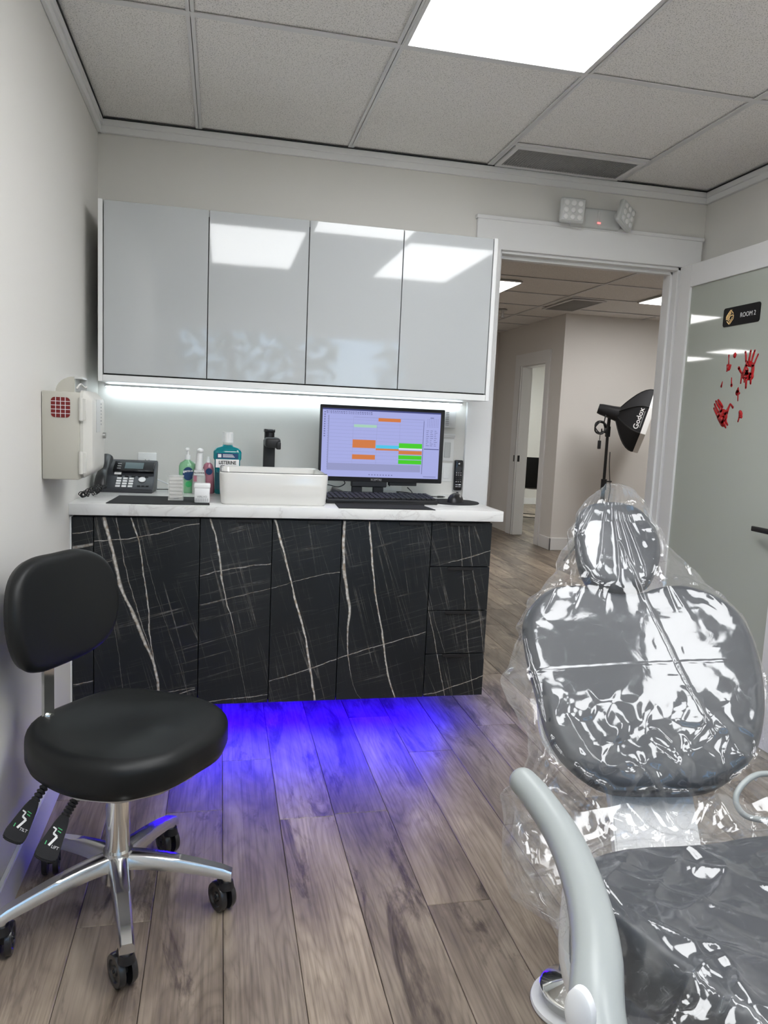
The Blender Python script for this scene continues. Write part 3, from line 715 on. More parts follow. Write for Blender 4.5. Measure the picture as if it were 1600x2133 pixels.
for u0, v0, u1, v1, m in ((.465, .115, .655, .165, 'scr_orange'), (.262, .222, .452, .262, 'scr_pale'), (.255, .445, .448, .565, 'scr_orange'),
    (.452, .515, .648, .565, 'scr_cyan'), (.452, .562, .648, .592, 'scr_orange'), (.648, .475, .848, .548, 'scr_green'), (.648, .585, .848, .64, 'scr_orange'),
    (.648, .655, .848, .715, 'scr_green'), (.648, .725, .848, .785, 'scr_green'), (.255, .665, .448, .735, 'scr_orange'), (.648, .548, .848, .57, 'scr_white')):
    sbox('appointment_block', u0, v0, u1, v1, m, .0011)
t = MB(); rr = random.Random(2)
def dash(u, v, w, h=.012):
    x0, z = sp(u, v); x1, _ = sp(u+w, v); t.box((x0, MY-.0012, z-h*.277), (x1, MY, z))
u = .03
while u < .40:
    w_ = rr.uniform(.004, .016); dash(u, .035+rr.uniform(0, .004), w_, .014); dash(u+.004, .062, w_*.8, .012); u += w_+.006
for k in range(11): dash(.013, .05+k*.035, .012, .016)
for k in range(22): dash(.0445+.0, .115+k*.035, .005, .01)
for i in range(7):
    for j in range(6): dash(.885+i*.015, .10+j*.022, .005, .007)
dash(.91, .075, .03, .012)
for k in range(9):
    for i in range(3): dash(.88+i*.035, .27+k*.028, rr.uniform(.008, .028), .007)
for k in range(9): dash(.40+k*.024, .955, .010, .014)
dash(.87, .965, .11, .008)
obj('screen_print', t, 'scr_text', scr)['kind'] = 'stuff'
sbox('blue_rule', .865, .545, .995, .556, 'scr_navy')
text('maker_lettering', 'SCEPTRE', .012, frame(((MX0+MX1)/2-.02, MY-.0003, .9665), (1, 0, 0), (0, 0, 1)), 'screen_writing', r, .0003)
t = MB()
for x in (1.045, 1.135): t.box((x-.022, -.19, CT+.012), (x+.022, -.172, .975), .003, 1)
t.box((1.02, -.196, .935), (1.17, -.168, .965), .004, 1); obj('stand_neck', t, 'black_plastic', r)
t = MB(); t.box((.99, -.25, CT), (1.19, -.10, CT+.014), .004, 2); obj('stand_base', t, 'black_plastic', r)
t = MB(); t.box((1.18, -.19, .944), (1.30, -.165, .960), .002, 1); obj('speaker_bar', t, 'black_plastic', r)

# keyboard
r = thing('keyboard', 'low black computer keyboard under the monitor', 'keyboard', (1.1, -.385, CT))
Tk = Matrix.Translation((1.098, -.385, CT+.001)) @ Matrix.Rotation(math.radians(3), 4, 'Z') @ Matrix.Rotation(math.radians(4), 4, 'X')
t = MB(); t.box((-.222, -.072, 0.004), (.222, .072, .022), .005, 2); obj('keyboard_case', t, 'black_plastic', r, T=Tk)
t = MB()
for i in range(21):
    for j in range(6): x = -.205+i*.0205; y = -.056+j*.0215; t.box((x-.0085, y-.009, .020), (x+.0085, y+.009, .028), .002, 1)
obj('keys', t, 'black_matte', r, T=Tk)['kind'] = 'stuff'

def cloth(name, label, poly, z, m='black_fabric', th=.0025):
    t = MB(); t.prism(poly, z, z+th, 0); c = Vector((sum(p[0] for p in poly)/len(poly), sum(p[1] for p in poly)/len(poly), z))
    o = obj(name, t, m); return tag(rebase(o, c), label, 'mat')
cloth('desk_mat', 'black fabric mat in front of the keyboard at the worktop edge', [(.905, -.618), (1.252, -.618), (1.262, -.622), (1.25, -.49), (1.262, -.47), (.912, -.47)], CT+.0003)
cloth('desk_mat', 'black fabric mat on the left of the worktop, under two small boxes', [(.115, -.605), (.28, -.612), (.455, -.60), (.452, -.48), (.447, -.37), (.30, -.362), (.128, -.362), (.122, -.5)], CT+.0003)
r = MB(); r.lathe([(.0, 0), (.104, 0), (.105, .002), (.103, .004), (0, .004)], 48, Matrix.Translation((1.42, -.335, CT+.0003)))
o = obj('mouse_pad', r, 'black_fabric'); tag(rebase(o, (1.42, -.335, CT)), 'round black mouse pad at the right end of the worktop', 'mouse pad')
r = thing('mouse', 'black computer mouse resting on the round mouse pad', 'mouse', (1.425, -.345, CT+.0045))
t = MB(); t.sph((0, 0, 0), 1, (.032, .055, .036), 24)
for v in t.bm.verts: v.co.z = max(v.co.z, -.001)
TM = Matrix.Translation((1.425, -.345, CT+.0045)) @ Matrix.Rotation(math.radians(-30), 4, 'Z')
obj('mouse_shell', t, 'black_plastic', r, T=TM)
t = MB(); t.cyl((-.004, .03, .030), (.004, .03, .030), .007, seg=16); obj('scroll_wheel', t, 'black_gloss', r, T=TM)

# remote on the wall, switches, outlets, notices
r = thing('remote_control', 'slim black remote control mounted on the wall by the mouse', 'remote', (1.535, -.022, .90))
RX0, RX1, RZ0, RZ1, RY = 1.518, 1.556, .915, 1.052, -.024
t = MB(); t.box((RX0, RY, RZ0), (RX1, RY+.018, RZ1), .006, 3); obj('remote_body', t, 'black_gloss', r)
t = MB(); t.box((RX0+.006, RY+.018, .94), (RX1-.006, -.001, 1.03)); obj('wall_holder', t, 'black_matte', r)
t = MB(); cx = (RX0+RX1)/2
t.cyl((cx, RY-.001, 1.036), (cx, RY+.002, 1.036), .0035, seg=16); obj('power_button', t, 'key_white', r)
t = MB(); t.lathe([(.010, 0), (.013, 0), (.013, .0015), (.010, .0015)], 24, frame((cx, RY, 1.012), (1, 0, 0), (0, 0, 1))); obj('dial_ring', t, 'phone_body', r)
for i in range(3):
    for j in range(5):
        t = MB(); t.cyl((cx-.010+i*.010, RY-.001, .995-j*.010), (cx-.010+i*.010, RY+.002, .995-j*.010), .0026, seg=12); obj('button', t, 'screen_writing' if j in (0, 1, 4) else 'phone_body', r)
for i in range(2):
    for j in range(2):
        t = MB(); t.box((cx-.0125+i*.014, RY-.001, .9395-j*.009), (cx-.0015+i*.014, RY+.002, .944-j*.009)); obj('shortcut_button', t, 'key_white' if (i, j) == (1, 0) else 'screen_writing', r)
def outlet(x, z, label, w=.072, h=.118, duplex=True, name='wall_outlet', cat='outlet', y=0):
    r = thing(name, label, cat, (x, y, z))
    t = MB(); t.box((x-w/2, y-.006, z-h/2), (x+w/2, y, z+h/2), .003, 2); obj('cover_plate', t, 'plug_white', r)
    if duplex:
        for dz in (-.026, .026):
            t = MB(); t.box((x-.017, y-.0085, z+dz-.016), (x+.017, y-.004, z+dz+.016), .004, 2); f = obj('socket', t, 'plug_white', r)
            t = MB(); t.box((x-.008, y-.009, z+dz-.002), (x-.006, y-.008, z+dz+.009)); t.box((x+.006, y-.009, z+dz-.002), (x+.008, y-.008, z+dz+.008)); t.cyl((x, y-.009, z+dz-.008), (x, y-.008, z+dz-.008), .003, seg=10); obj('slots', t, 'slot_dark', f)
    return r
outlet(.193, .975, 'white duplex wall outlet behind the desk phone', .074, .125)
r = outlet(1.235, .935, 'white wall outlet low behind the monitor, right of the stand', .09, .06, False)
t = MB(); t.box((1.222, -.0075, .925), (1.226, -.005, .945)); t.box((1.238, -.0075, .928), (1.241, -.005, .942)); obj('slots', t, 'slot_dark', r)
r = outlet(1.085, .94, 'white plug plate between the monitor stand legs', .06, .05, False)
for (zz, hh, lb) in ((1.095, .10, 'upper white rocker switch plate beside the monitor'), (.995, .085, 'lower blank white wall plate beside the monitor')):
    r = outlet(1.487, zz, lb, .054, hh, False, 'switch_plate', 'switch')
    t = MB(); t.box((1.468, -.009, zz-hh*.34), (1.498, -.005, zz+hh*.34), .002, 1); obj('rocker', t, 'lamp_body' if zz > 1.05 else 'plug_white', r)
r = thing('thermostat', 'white wall controller above the switches beside the monitor', 'thermostat', (1.48, -.01, 1.24))
t = MB(); t.box((1.43, -.022, 1.193), (1.512, 0, 1.28), .005, 2); obj('controller_body', t, 'plug_white', r)
t = MB()
for k in range(8): t.box((1.462, -.0228, 1.205+k*.008), (1.478, -.0215, 1.207+k*.008))
obj('vent_slots', t, 'slot_dark', r)['kind'] = 'stuff'
t = MB(); t.box((1.452, -.0004, 1.286), (1.485, .0, 1.289)); obj('label_print', t, 'screen_writing', r)
r = thing('wall_shelf_rail', 'short white rail on the wall between controller and switches', 'rail', (1.48, -.01, 1.165))
t = MB(); t.box((1.42, -.016, 1.160), (1.515, 0, 1.168), .002, 1); t.box((1.42, -.008, 1.152), (1.515, 0, 1.160), .001, 1); obj('rail', t, 'plug_white', r)

# cables
def cable(name, label, pts, rad, m, cat='cable', k=6, base=None):
    t = MB(); t.tube(smoothpath(pts, k), rad, 8); o = obj(name, t, m); return tag(rebase(o, pts[0] if base is None else base), label, cat)
loop = [(1.27, -.15, .935), (1.29, -.16, .91), (1.24, -.17, CT+.006), (1.20, -.18, CT+.012), (1.235, -.21, CT+.02), (1.30, -.20, CT+.012), (1.35, -.23, CT+.006), (1.33, -.26, CT+.006), (1.27, -.22, CT+.022), (1.22, -.17, CT+.022), (1.26, -.15, CT+.010), (1.34, -.20, CT+.010), (1.40, -.17, CT+.005)]
cable('black_cable', 'tangled thin black cable right of the monitor stand', loop, .0022, 'black_matte')
r = thing('cable_plug', 'black jack plug at the end of the tangled cable', 'plug', (1.40, -.17, CT+.005))
t = MB(); t.cyl((1.40, -.17, CT+.005), (1.428, -.165, CT+.005), .0042, .0036, 12); t.cyl((1.428, -.165, CT+.005), (1.436, -.164, CT+.005), .0018, seg=10); obj('plug_body', t, 'black_plastic', r)
cable('black_cable', 'thin black cable between the sink and the monitor stand', [(.885, -.2, CT+.03), (.92, -.17, CT+.045), (.97, -.15, CT+.035), (1.0, -.15, CT+.05), (.985, -.16, .965)], .002, 'black_matte')
r = thing('power_adapter', 'small black power adapter left of the monitor stand', 'adapter', (.965, -.19, CT))
t = MB(); t.box((.935, -.205, CT), (.985, -.175, CT+.026), .004, 2, Matrix.Translation((.96, -.19, CT+.018)) @ Matrix.Rotation(.35, 4, 'Y') @ Matrix.Translation((-.96, .19, -CT-.013))); obj('adapter_body', t, 'black_plastic', r)
cable('white_cable', 'white cable from the wall outlet to behind the green soap bottle', [(.205, -.012, .96), (.222, -.03, .955), (.225, -.05, .94), (.26, -.07, .925), (.32, -.09, .905), (.40, -.10, CT+.004), (.46, -.10, CT+.008)], .0026, 'white_plastic')
cable('black_cable', 'flat black cable along the worktop behind the phone', [(.235, -.12, CT+.004), (.28, -.10, CT+.003), (.34, -.09, CT+.003), (.42, -.09, CT+.003), (.47, -.10, CT+.003)], .002, 'black_matte')
pts = []
for i in range(300):
    s = i/299; th = s*60
    base_ = Vector((.042 + .028*math.sin(s*11)*(.6+.4*s), -.43 + .06*math.cos(s*9), CT+.012+.022*math.sin(s*7.0)**2))
    pts.append(base_ + Vector((math.cos(th*2.2), math.sin(th*2.2)*.5, math.sin(th*2.2)))*.0075)
pts = [(.075, -.33, CT+.03)] + pts
CORD = pts

# ------------------------------------------------------------------ desk phone
r = thing('desk_phone', 'black office desk phone with small screen and white keys', 'phone', (.135, -.22, CT))
TP = Matrix.Translation((.118, -.245, CT)) @ Matrix.Rotation(math.radians(-3), 4, 'Z')
t = MB()  # wedge body (profile in y-z), front low
prof = [(0, .0), (.0, .014), (.135, .112), (.160, .118), (.165, .10), (.13, 0)]
T_ = TP @ Matrix.Translation((-.088, 0, 0)) @ Matrix(((0, 0, 1, 0), (1, 0, 0, 0), (0, 1, 0, 0), (0, 0, 0, 1)))
t.prism(prof, 0, .205, .003, T_); body = obj('phone_base', t, 'phone_body', r)
sl = math.atan2(.098, .135)
TF = TP @ Matrix.Translation((-.088, 0, .0145)) @ Matrix.Rotation(sl, 4, 'X')   # face frame: x right, y up the slope, z out
def pf(a, b, z0=0, z1=.002, bev=.0006): t = MB(); t.box((a[0], a[1], z0), (b[0], b[1], z1), bev, 1); return t
Lf = .158
# upper half raised block with LCD
obj('display_panel', pf((.045, .095), (.2, .155), -.002, .012, .003), 'black_gloss', r, T=TF)
obj('lcd_screen', pf((.088, .108), (.158, .145), .010, .0128), 'lcd', r, T=TF)
obj('label_strip', pf((.052, .083), (.078, .095), 0, .003), 'label_white', r, T=TF)
for j in range(3): obj('line_key', pf((.060, .106+j*.014), (.074, .110+j*.014), .011, .0135), 'screen_writing', r, T=TF)
for i in range(5): obj('soft_key', pf((.068+i*.025, .074), (.082+i*.025, .079), 0, .003), 'black_matte', r, T=TF)
for i in range(3):
    for j in range(4): obj('number_key', pf((.066+i*.023, .010+j*.015), (.083+i*.023, .020+j*.015), 0, .003), 'key_white', r, T=TF)
t = MB(); t.lathe([(.006, 0), (.0135, 0), (.0135, .003), (.006, .003)], 24, TF @ Matrix.Translation((.160, .056, 0))); obj('navigation_ring', t, 'key_white', r)
t = MB(); t.cyl((.160, .056, 0), (.160, .056, .0035), .0035, seg=16, T=TF); obj('ok_key', t, 'key_white', r)
for i in range(3): obj('function_key', pf((.146+i*.016, .018), (.157+i*.016, .022), 0, .0025), 'black_matte', r, T=TF)
t = MB(); hs = [(.018, -.012, .020), (.018, .02, .034), (.018, .06, .036), (.018, .11, .034), (.018, .150, .026)]
t.tube(smoothpath(hs, 5), [(.018 + .006*abs(math.cos(i/20*math.pi)), .012 + .008*abs(math.cos(i/20*math.pi))) for i in range(21)], 14); obj('handset', t, 'black_plastic', r, T=TF)
t = MB(); t.tube(CORD, .0018, 5); obj('coiled_cord', t, 'black_matte', r)

# ------------------------------------------------------------------ bottles and boxes
def shell(name, outline, z0, z1, m, parent, x, y, sc0=1, sc1=1, mids=None):
    rings = []
    for z, s in (mids or [(z0, sc0), (z1, sc1)]): rings.append([(x + a*s[0], y + b*s[1], z) for a, b in outline] if hasattr(s, '__len__') else [(x + a*s, y + b*s, z) for a, b in outline])
    return obj(name, loft(rings), m, parent, 45)
ov = [(math.cos(2*math.pi*k/28), math.sin(2*math.pi*k/28)) for k in range(28)]
# green soap
gx, gy = .362, -.185
r = thing('soap_bottle', 'clear pump bottle of green hand soap', 'bottle', (gx, gy, CT))
shell('bottle_body', ov, 0, 0, 'green_liquid', r, gx, gy, mids=[(CT, (.026, .018)), (CT+.004, (.031, .021)), (CT+.08, (.033, .022)), (CT+.105, (.033, .021)), (CT+.118, (.028, .018)), (CT+.128, (.012, .012)), (CT+.134, (.011, .011))])
t = MB(); t.cyl((gx, gy, CT+.130), (gx, gy, CT+.150), .0115); t.cyl((gx, gy, CT+.150), (gx, gy, CT+.172), .005); t.box((gx-.007, gy-.03, CT+.168), (gx+.007, gy+.008, CT+.178), .003, 2); obj('pump', t, 'white_plastic', r)
t = MB(); t.lathe([(0, 0), (.021, 0), (.021, .001), (0, .001)], 24, frame((gx+.004, gy-.0225, CT+.077), (1, 0, .0), (0, 0, 1)) @ Matrix.Diagonal((1, 1.25, 1, 1))); obj('label', t, 'navy_print', r)
text('label_lettering', 'germ-x', .013, frame((gx+.003, gy-.0246, CT+.088), (1, 0, .1), (-.1, 0, 1)), 'label_white', r, .0003, bold=.0003)
t = MB(); t.lathe([(0, 0), (.012, 0), (.012, .0012), (0, .0012)], 20, frame((gx+.006, gy-.0240, CT+.036), (1, 0, 0), (0, 0, 1))); obj('leaf_print', t, 'print_green', r)
# alcohol spray
ax, ay = .408, -.225
r = thing('spray_bottle', 'white-topped spray bottle of alcohol with a pink stripe', 'bottle', (ax, ay, CT))
shell('bottle_body', ov, 0, 0, 'acrylic', r, ax, ay, mids=[(CT, (.023, .017)), (CT+.004, (.026, .019)), (CT+.07, (.025, .018)), (CT+.09, (.020, .015)), (CT+.10, (.018, .014))])
t = MB(); t.tube([(ax-.001, ay, CT+.095), (ax, ay, CT+.13), (ax+.001, ay, CT+.155), (ax+.003, ay-.002, CT+.172)], [(.020, .015), (.0165, .013), (.0145, .012), (.012, .011)], 16); t.sph((ax+.004, ay-.006, CT+.170), .0125, (1.05, 1.3, .8)); obj('spray_head', t, 'white_plastic', r)
t = MB(); t.box((ax-.018, ay-.0215, CT+.075), (ax+.02, ay-.0195, CT+.094)); obj('label', t, 'label_white', r)
text('label_lettering', 'ALCOHOL', .0085, frame((ax+.001, ay-.0222, CT+.0845), (1, 0, 0), (0, 0, 1)), 'slot_dark', r, .0002, bold=.0002)
t = MB(); t.box((ax-.020, ay-.020, CT+.05), (ax-.008, ay-.0175, CT+.073)); obj('pink_stripe', t, 'pink_liquid', r)
# pink bottle
px_, py_ = .442, -.185
r = thing('soap_bottle', 'small bottle of pink liquid behind the alcohol spray', 'bottle', (px_, py_, CT))
shell('bottle_body', ov, 0, 0, 'pink_liquid', r, px_, py_, mids=[(CT, (.022, .018)), (CT+.004, (.026, .02)), (CT+.06, (.024, .019)), (CT+.10, (.021, .017)), (CT+.115, (.016, .013)), (CT+.122, (.008, .008))])
t = MB(); t.cyl((px_, py_, CT+.12), (px_, py_, CT+.137), .008); t.cyl((px_, py_, CT+.137), (px_, py_, CT+.146), .0045); obj('cap', t, 'white_plastic', r)
t = MB(); t.lathe([(0, 0), (.013, 0), (.013, .001), (0, .001)], 20, frame((px_+.004, py_-.0205, CT+.088), (1, 0, 0), (0, 0, 1))); obj('label', t, 'navy_print', r)
# mouthwash
lx, ly = .516, -.182
r = thing('mouthwash_bottle', 'large teal mouthwash bottle with white cap behind the sink', 'bottle', (lx, ly, CT))
lo_ = rrect(-1, 1, -1, 1, .35, 4)
shell('bottle_body', lo_, 0, 0, 'teal_liquid', r, lx, ly, mids=[(CT, (.044, .027)), (CT+.004, (.048, .030)), (CT+.134, (.0495, .032)), (CT+.141, (.0545, .034)), (CT+.168, (.0545, .034)), (CT+.182, (.046, .028)), (CT+.189, (.022, .018)), (CT+.196, (.018, .016))])
t = MB(); t.cyl((lx, ly, CT+.194), (lx, ly, CT+.206), .018); obj('neck', t, 'clear_plastic', r)
t = MB(); t.cyl((lx, ly, CT+.204), (lx, ly, CT+.245), .0205, .0195, 36)
for k in range(24): a = k/24*6.283; t.box((-.0008, .0198, 0), (.0008, .0212, .036), T=Matrix.Translation((lx, ly, CT+.206)) @ Matrix.Rotation(a, 4, 'Z'))
obj('cap', t, 'white_plastic', r)
t = MB(); t.box((lx-.041, ly-.0352, CT+.142), (lx+.041, ly-.0335, CT+.163), .0006, 1); lb = obj('upper_label', t, 'navy_print', r)
t = MB(); t.box((lx-.037, ly-.0358, CT+.146), (lx-.024, ly-.035, CT+.159)); 
for k in range(3): t.box((lx-.018, ly-.0356, CT+.1475+k*.0044), (lx+.028-.004*k, ly-.035, CT+.1495+k*.0044))
obj('label_print', t, 'label_white', lb)
t = MB(); t.box((lx-.045, ly-.0350, CT+.106), (lx+.045, ly-.0315, CT+.1385)); lb = obj('white_label', t, 'label_white', r)
text('label_lettering', 'LISTERINE', .0185, frame((lx, ly-.0353, CT+.1255), (1, 0, 0), (0, 0, 1)), 'slot_dark', lb, .0003, bold=.0006, sx=.82)
t = MB(); t.box((lx-.045, ly-.0325, CT+.02), (lx+.045, ly-.0295, CT+.085)); obj('lower_label', t, 'teal_label', r)
# stack of small white capsules box (left)
bx, by = .335, -.475
r = thing('dispenser_box', 'clear upright box packed with rows of white rolls', 'box', (bx, by, CT+.003))
t = MB(); t.box((bx-.026, by-.022, CT+.003), (bx+.026, by+.022, CT+.006)); t.box((bx-.026, by+.0205, CT+.003), (bx+.026, by+.022, CT+.088)); t.box((bx-.026, by-.022, CT+.003), (bx-.0245, by+.022, CT+.088)); t.box((bx+.0245, by-.022, CT+.003), (bx+.026, by+.022, CT+.088)); t.box((bx-.027, by-.023, CT+.086), (bx+.027, by+.023, CT+.092), .002, 1); t.box((bx-.025, by-.023, CT+.003), (bx+.025, by-.022, CT+.086)); obj('case', t, 'clear_case', r)
for k in range(6):
    t = MB(); z = CT+.0135+k*.0128; t.cyl((bx-.022, by-.004, z), (bx+.022, by-.004, z), .0058, seg=12); t.cyl((bx-.022, by+.01, z), (bx+.022, by+.01, z), .0058, seg=12); obj('cotton_roll', t, 'roll_white', r)
t = MB(); t.box((bx-.006, by-.0236, CT+.010), (bx+.012, by-.0228, CT+.0125)); obj('print', t, 'screen_writing', r)
bx, by = .428, -.535
r = thing('applicator_box', 'short white lidded box with a slotted lettered front', 'box', (bx, by, CT+.003))
t = MB(); t.box((bx-.026, by-.024, CT+.003), (bx+.026, by+.024, CT+.056), .003, 2); obj('box_body', t, 'white_plastic', r)
t = MB(); t.box((bx-.028, by-.026, CT+.054), (bx+.028, by+.026, CT+.070), .004, 2); obj('lid', t, 'white_plastic', r)
for k in range(7):
    t = MB(); x = bx-.0205+k*.0066; t.box((x-.0006, by-.0248, CT+.008), (x+.0014, by-.0235, CT+.019)); obj('slot', t, 'screen_writing', r)
text('box_lettering', 'VERLVO', .0095, frame((bx, by-.0245, CT+.0245), (1, 0, 0), (0, 0, 1)), 'screen_writing', r, .0002, bold=.0002)

# ------------------------------------------------------------------ sharps container
r = thing('sharps_container', 'beige wall-mounted sharps box with a red gridded window', 'box', (0, -.86, 1.0))
Y0, Y1, BZa, BZb = -1.0, -.735, 1.006, 1.252
t = MB(); t.box((0.001, Y0, BZa), (.100, Y1, BZb), .004, 2); obj('housing', t, 'beige_metal', r)
t = MB(); pr = rrect(Y0+.012, Y1-.004, BZa+.004, BZb+.006, .02, 5)
mb = loft([[(.100, a, b) for a, b in pr], [(.108, a, b) for a, b in pr], [(.130, (a+.87)*.86-.87, (b-1.13)*.86+1.13) for a, b in pr], [(.134, (a+.87)*.75-.87, (b-1.13)*.78+1.13) for a, b in pr]]); dr = obj('door', mb, 'beige_light', r, 30)
for z in (1.055, 1.205):
    t = MB(); t.cyl((.104, Y0-.001, z-.032), (.104, Y0-.001, z+.032), .0055, seg=12); t.box((.098, Y0-.003, z-.03), (.118, Y0+.006, z+.03), .001, 1); obj('hinge', t, 'beige_light', r)
t = MB(); pr = rrect(.026, .076, 1.180, 1.236, .010, 5); t.prism(pr, 0, .0012, 0, frame((0, Y0, 0), (1, 0, 0), (0, 0, 1))); g = obj('red_window', t, 'dark_red', r)
t = MB()
for k in range(1, 4): x = .026+k*.0125; t.box((x-.0007, Y0-.0022, 1.180), (x+.0007, Y0-.001, 1.236))
for k in range(1, 5): z = 1.180+k*.0112; t.box((.026, Y0-.0022, z-.0007), (.076, Y0-.001, z+.0007))
obj('window_grid', t, 'label_white', g)
t = MB(); t.box((.1335, -.93, 1.14), (.1355, -.86, 1.235), .001, 1); obj('label_pocket', t, 'lamp_body', r)
t = MB()
for k in range(7): t.box((.1335, -.845, 1.16+k*.010), (.1348, -.83, 1.165+k*.010))
obj('label_print', t, 'screen_writing', r)
t = MB(); t.cyl((.130, -.80, 1.128), (.142, -.80, 1.128), .009, seg=20); obj('lock', t, 'steel', r)
# domed flap on top (quarter round) with open slot
t = MB(); prof = [(.035, 0)] + [(.035 + .05*(1-math.cos(a*math.pi/2/8)), .045*math.sin(a*math.pi/2/8)) for a in range(9)] + [(.085, 0)]
T_ = Matrix(((1, 0, 0, 0), (0, 0, 1, 0), (0, 1, 0, 1.25), (0, 0, 0, 1)))
t.prism(prof, -.985, -.90, 0, T_); obj('flap_cover', t, 'beige_metal', r)
t = MB(); t.box((.084, -.985, 1.25), (.088, -.90, 1.254)); t.box((.084, -.985, 1.289), (.105, -.90, 1.2945)); t.box((.084, -.905, 1.25), (.105, -.90, 1.292)); t.box((.085, -.98, 1.252), (.086, -.905, 1.29)); obj('slot_frame', t, 'lamp_body', r)
t = MB(); t.tube(smoothpath([(.09, -.98, 1.262), (.098, -.97, 1.275), (.102, -.93, 1.268), (.104, -.905, 1.270)], 5), .003, 8); obj('slot_lever', t, 'beige_light', r)

# ------------------------------------------------------------------ emergency light
r = thing('emergency_light', 'white twin-head emergency light above the doorway', 'emergency light', (2.11, 0, 2.105))
t = MB(); t.box((1.985, -.045, 2.107), (2.225, 0, 2.192), .012, 3); obj('housing', t, 'lamp_body', r)
t = MB(); t.box((2.108, -.0475, 2.115), (2.122, -.044, 2.18), .002, 1); obj('centre_rib', t, 'lamp_body', r)
t = MB(); t.box((2.108, -.0500, 2.125), (2.124, -.046, 2.131), .001, 1); obj('indicator', t, 'led_red', r)
def lamp_head(cx, cz, yawd, rolld):
    T = Matrix.Translation((cx, -.075, cz)) @ Matrix.Rotation(math.radians(yawd), 4, 'Z') @ Matrix.Rotation(math.radians(rolld), 4, 'Y')
    t = MB(); t.box((-.057, -.012, -.054), (.057, .014, .054), .012, 3); t.cyl((0, .01, 0), (0, .045, 0), .022, .018, 20)
    h = obj('lamp_head', t, 'lamp_body', r, T=T)
    t = MB(); t.box((-.049, -.0145, -.046), (.049, -.010, .046), .006, 2); obj('lens', t, 'lamp_lens', h, T=T)
    for i in range(3):
        for j in range(3):
            t = MB(); t.sph((-.031+i*.031, -.014, -.029+j*.029), .0125, (1, .35, 1), 14); obj('led_cell', t, 'plug_white', h, T=T)
lamp_head(1.972, 2.160, -6, 2); lamp_head(2.228, 2.163, 30, 20)

# ------------------------------------------------------------------ glass door, sign, decals
XD = 2.560
door = MB(); TH = .04
def dbox(y0, y1, z0, z1): door.box((XD, y0, z0), (XD+TH, y1, z1), .0015, 1)
dbox(-.104, -.020, .012, 1.978); dbox(-.905, -.800, .012, 1.978); dbox(-.800, -.104, 1.877, 1.978); dbox(-.800, -.104, .012, .20)
door1 = struct('door_1', door, 'trim_paint')
t = MB(); t.box((XD+.010, -.805, .195), (XD+.030, -.100, 1.882)); obj('glass_pane', t, 'door_glass', door1)
t = MB()
t.cyl((XD+.02, -.010, .94), (XD+.02, -.010, 1.03), .006, seg=12)
obj('hinges', t, 'trim_paint', door1)
t = MB(); t.box((XD-.050, -.865, .850), (XD-.038, -.725, .870), .003, 2); t.cyl((XD-.045, -.850, .860), (XD, -.850, .860), .008, seg=16); t.box((XD-.006, -.880, .83), (XD, -.820, .89), .003, 1); obj('handle', t, 'black_matte', door1)
XF = XD + .0098
r = thing('room_sign', 'black rounded door sign reading ROOM 2 with a gold emblem', 'sign', (XF, -.466, 1.70))
t = MB(); pr = rrect(-.125, .125, -.043, .043, .012, 5)
TS = frame((XF, -.466, 1.709), (0, -1, 0), (0, 0, 1)) @ Matrix.Scale(.90, 4)
t.prism(pr, 0, .004, .0006, TS); plate = obj('plate', t, 'sign_black', r)
text('sign_lettering', 'ROOM 2', .030, TS @ Matrix.Translation((.048, -.002, .0042)), 'label_white', r, .0003, sx=.92)
# gold emblem: nested angled strokes
t = MB()
def stroke(a, b, w=.0045):
    a, b = Vector(a), Vector(b); d = (b-a).normalized(); nn = Vector((-d.y, d.x))*w/2
    t.prism([(a-nn)[:], (b-nn)[:], (b+nn)[:], (a+nn)[:]], .004, .0046, 0, TS)
for a, b in (((-.098, .006), (-.072, .032)), ((-.098, -.003), (-.064, .031)), ((-.098, -.012), (-.068, .018)), ((-.100, .006), (-.100, -.012)),
             ((-.090, -.014), (-.070, .006)), ((-.070, .006), (-.050, .006)), ((-.050, .006), (-.050, -.010)), ((-.050, -.010), (-.074, -.034)), ((-.060, -.002), (-.060, -.009)), ((-.060, -.009), (-.080, -.029)),
             ((-.095, -.018), (-.078, -.034)), ((-.064, .024), (-.052, .012)), ((-.085, -.020), (-.074, -.009))): stroke(a, b)
obj('emblem', t, 'gold', r)

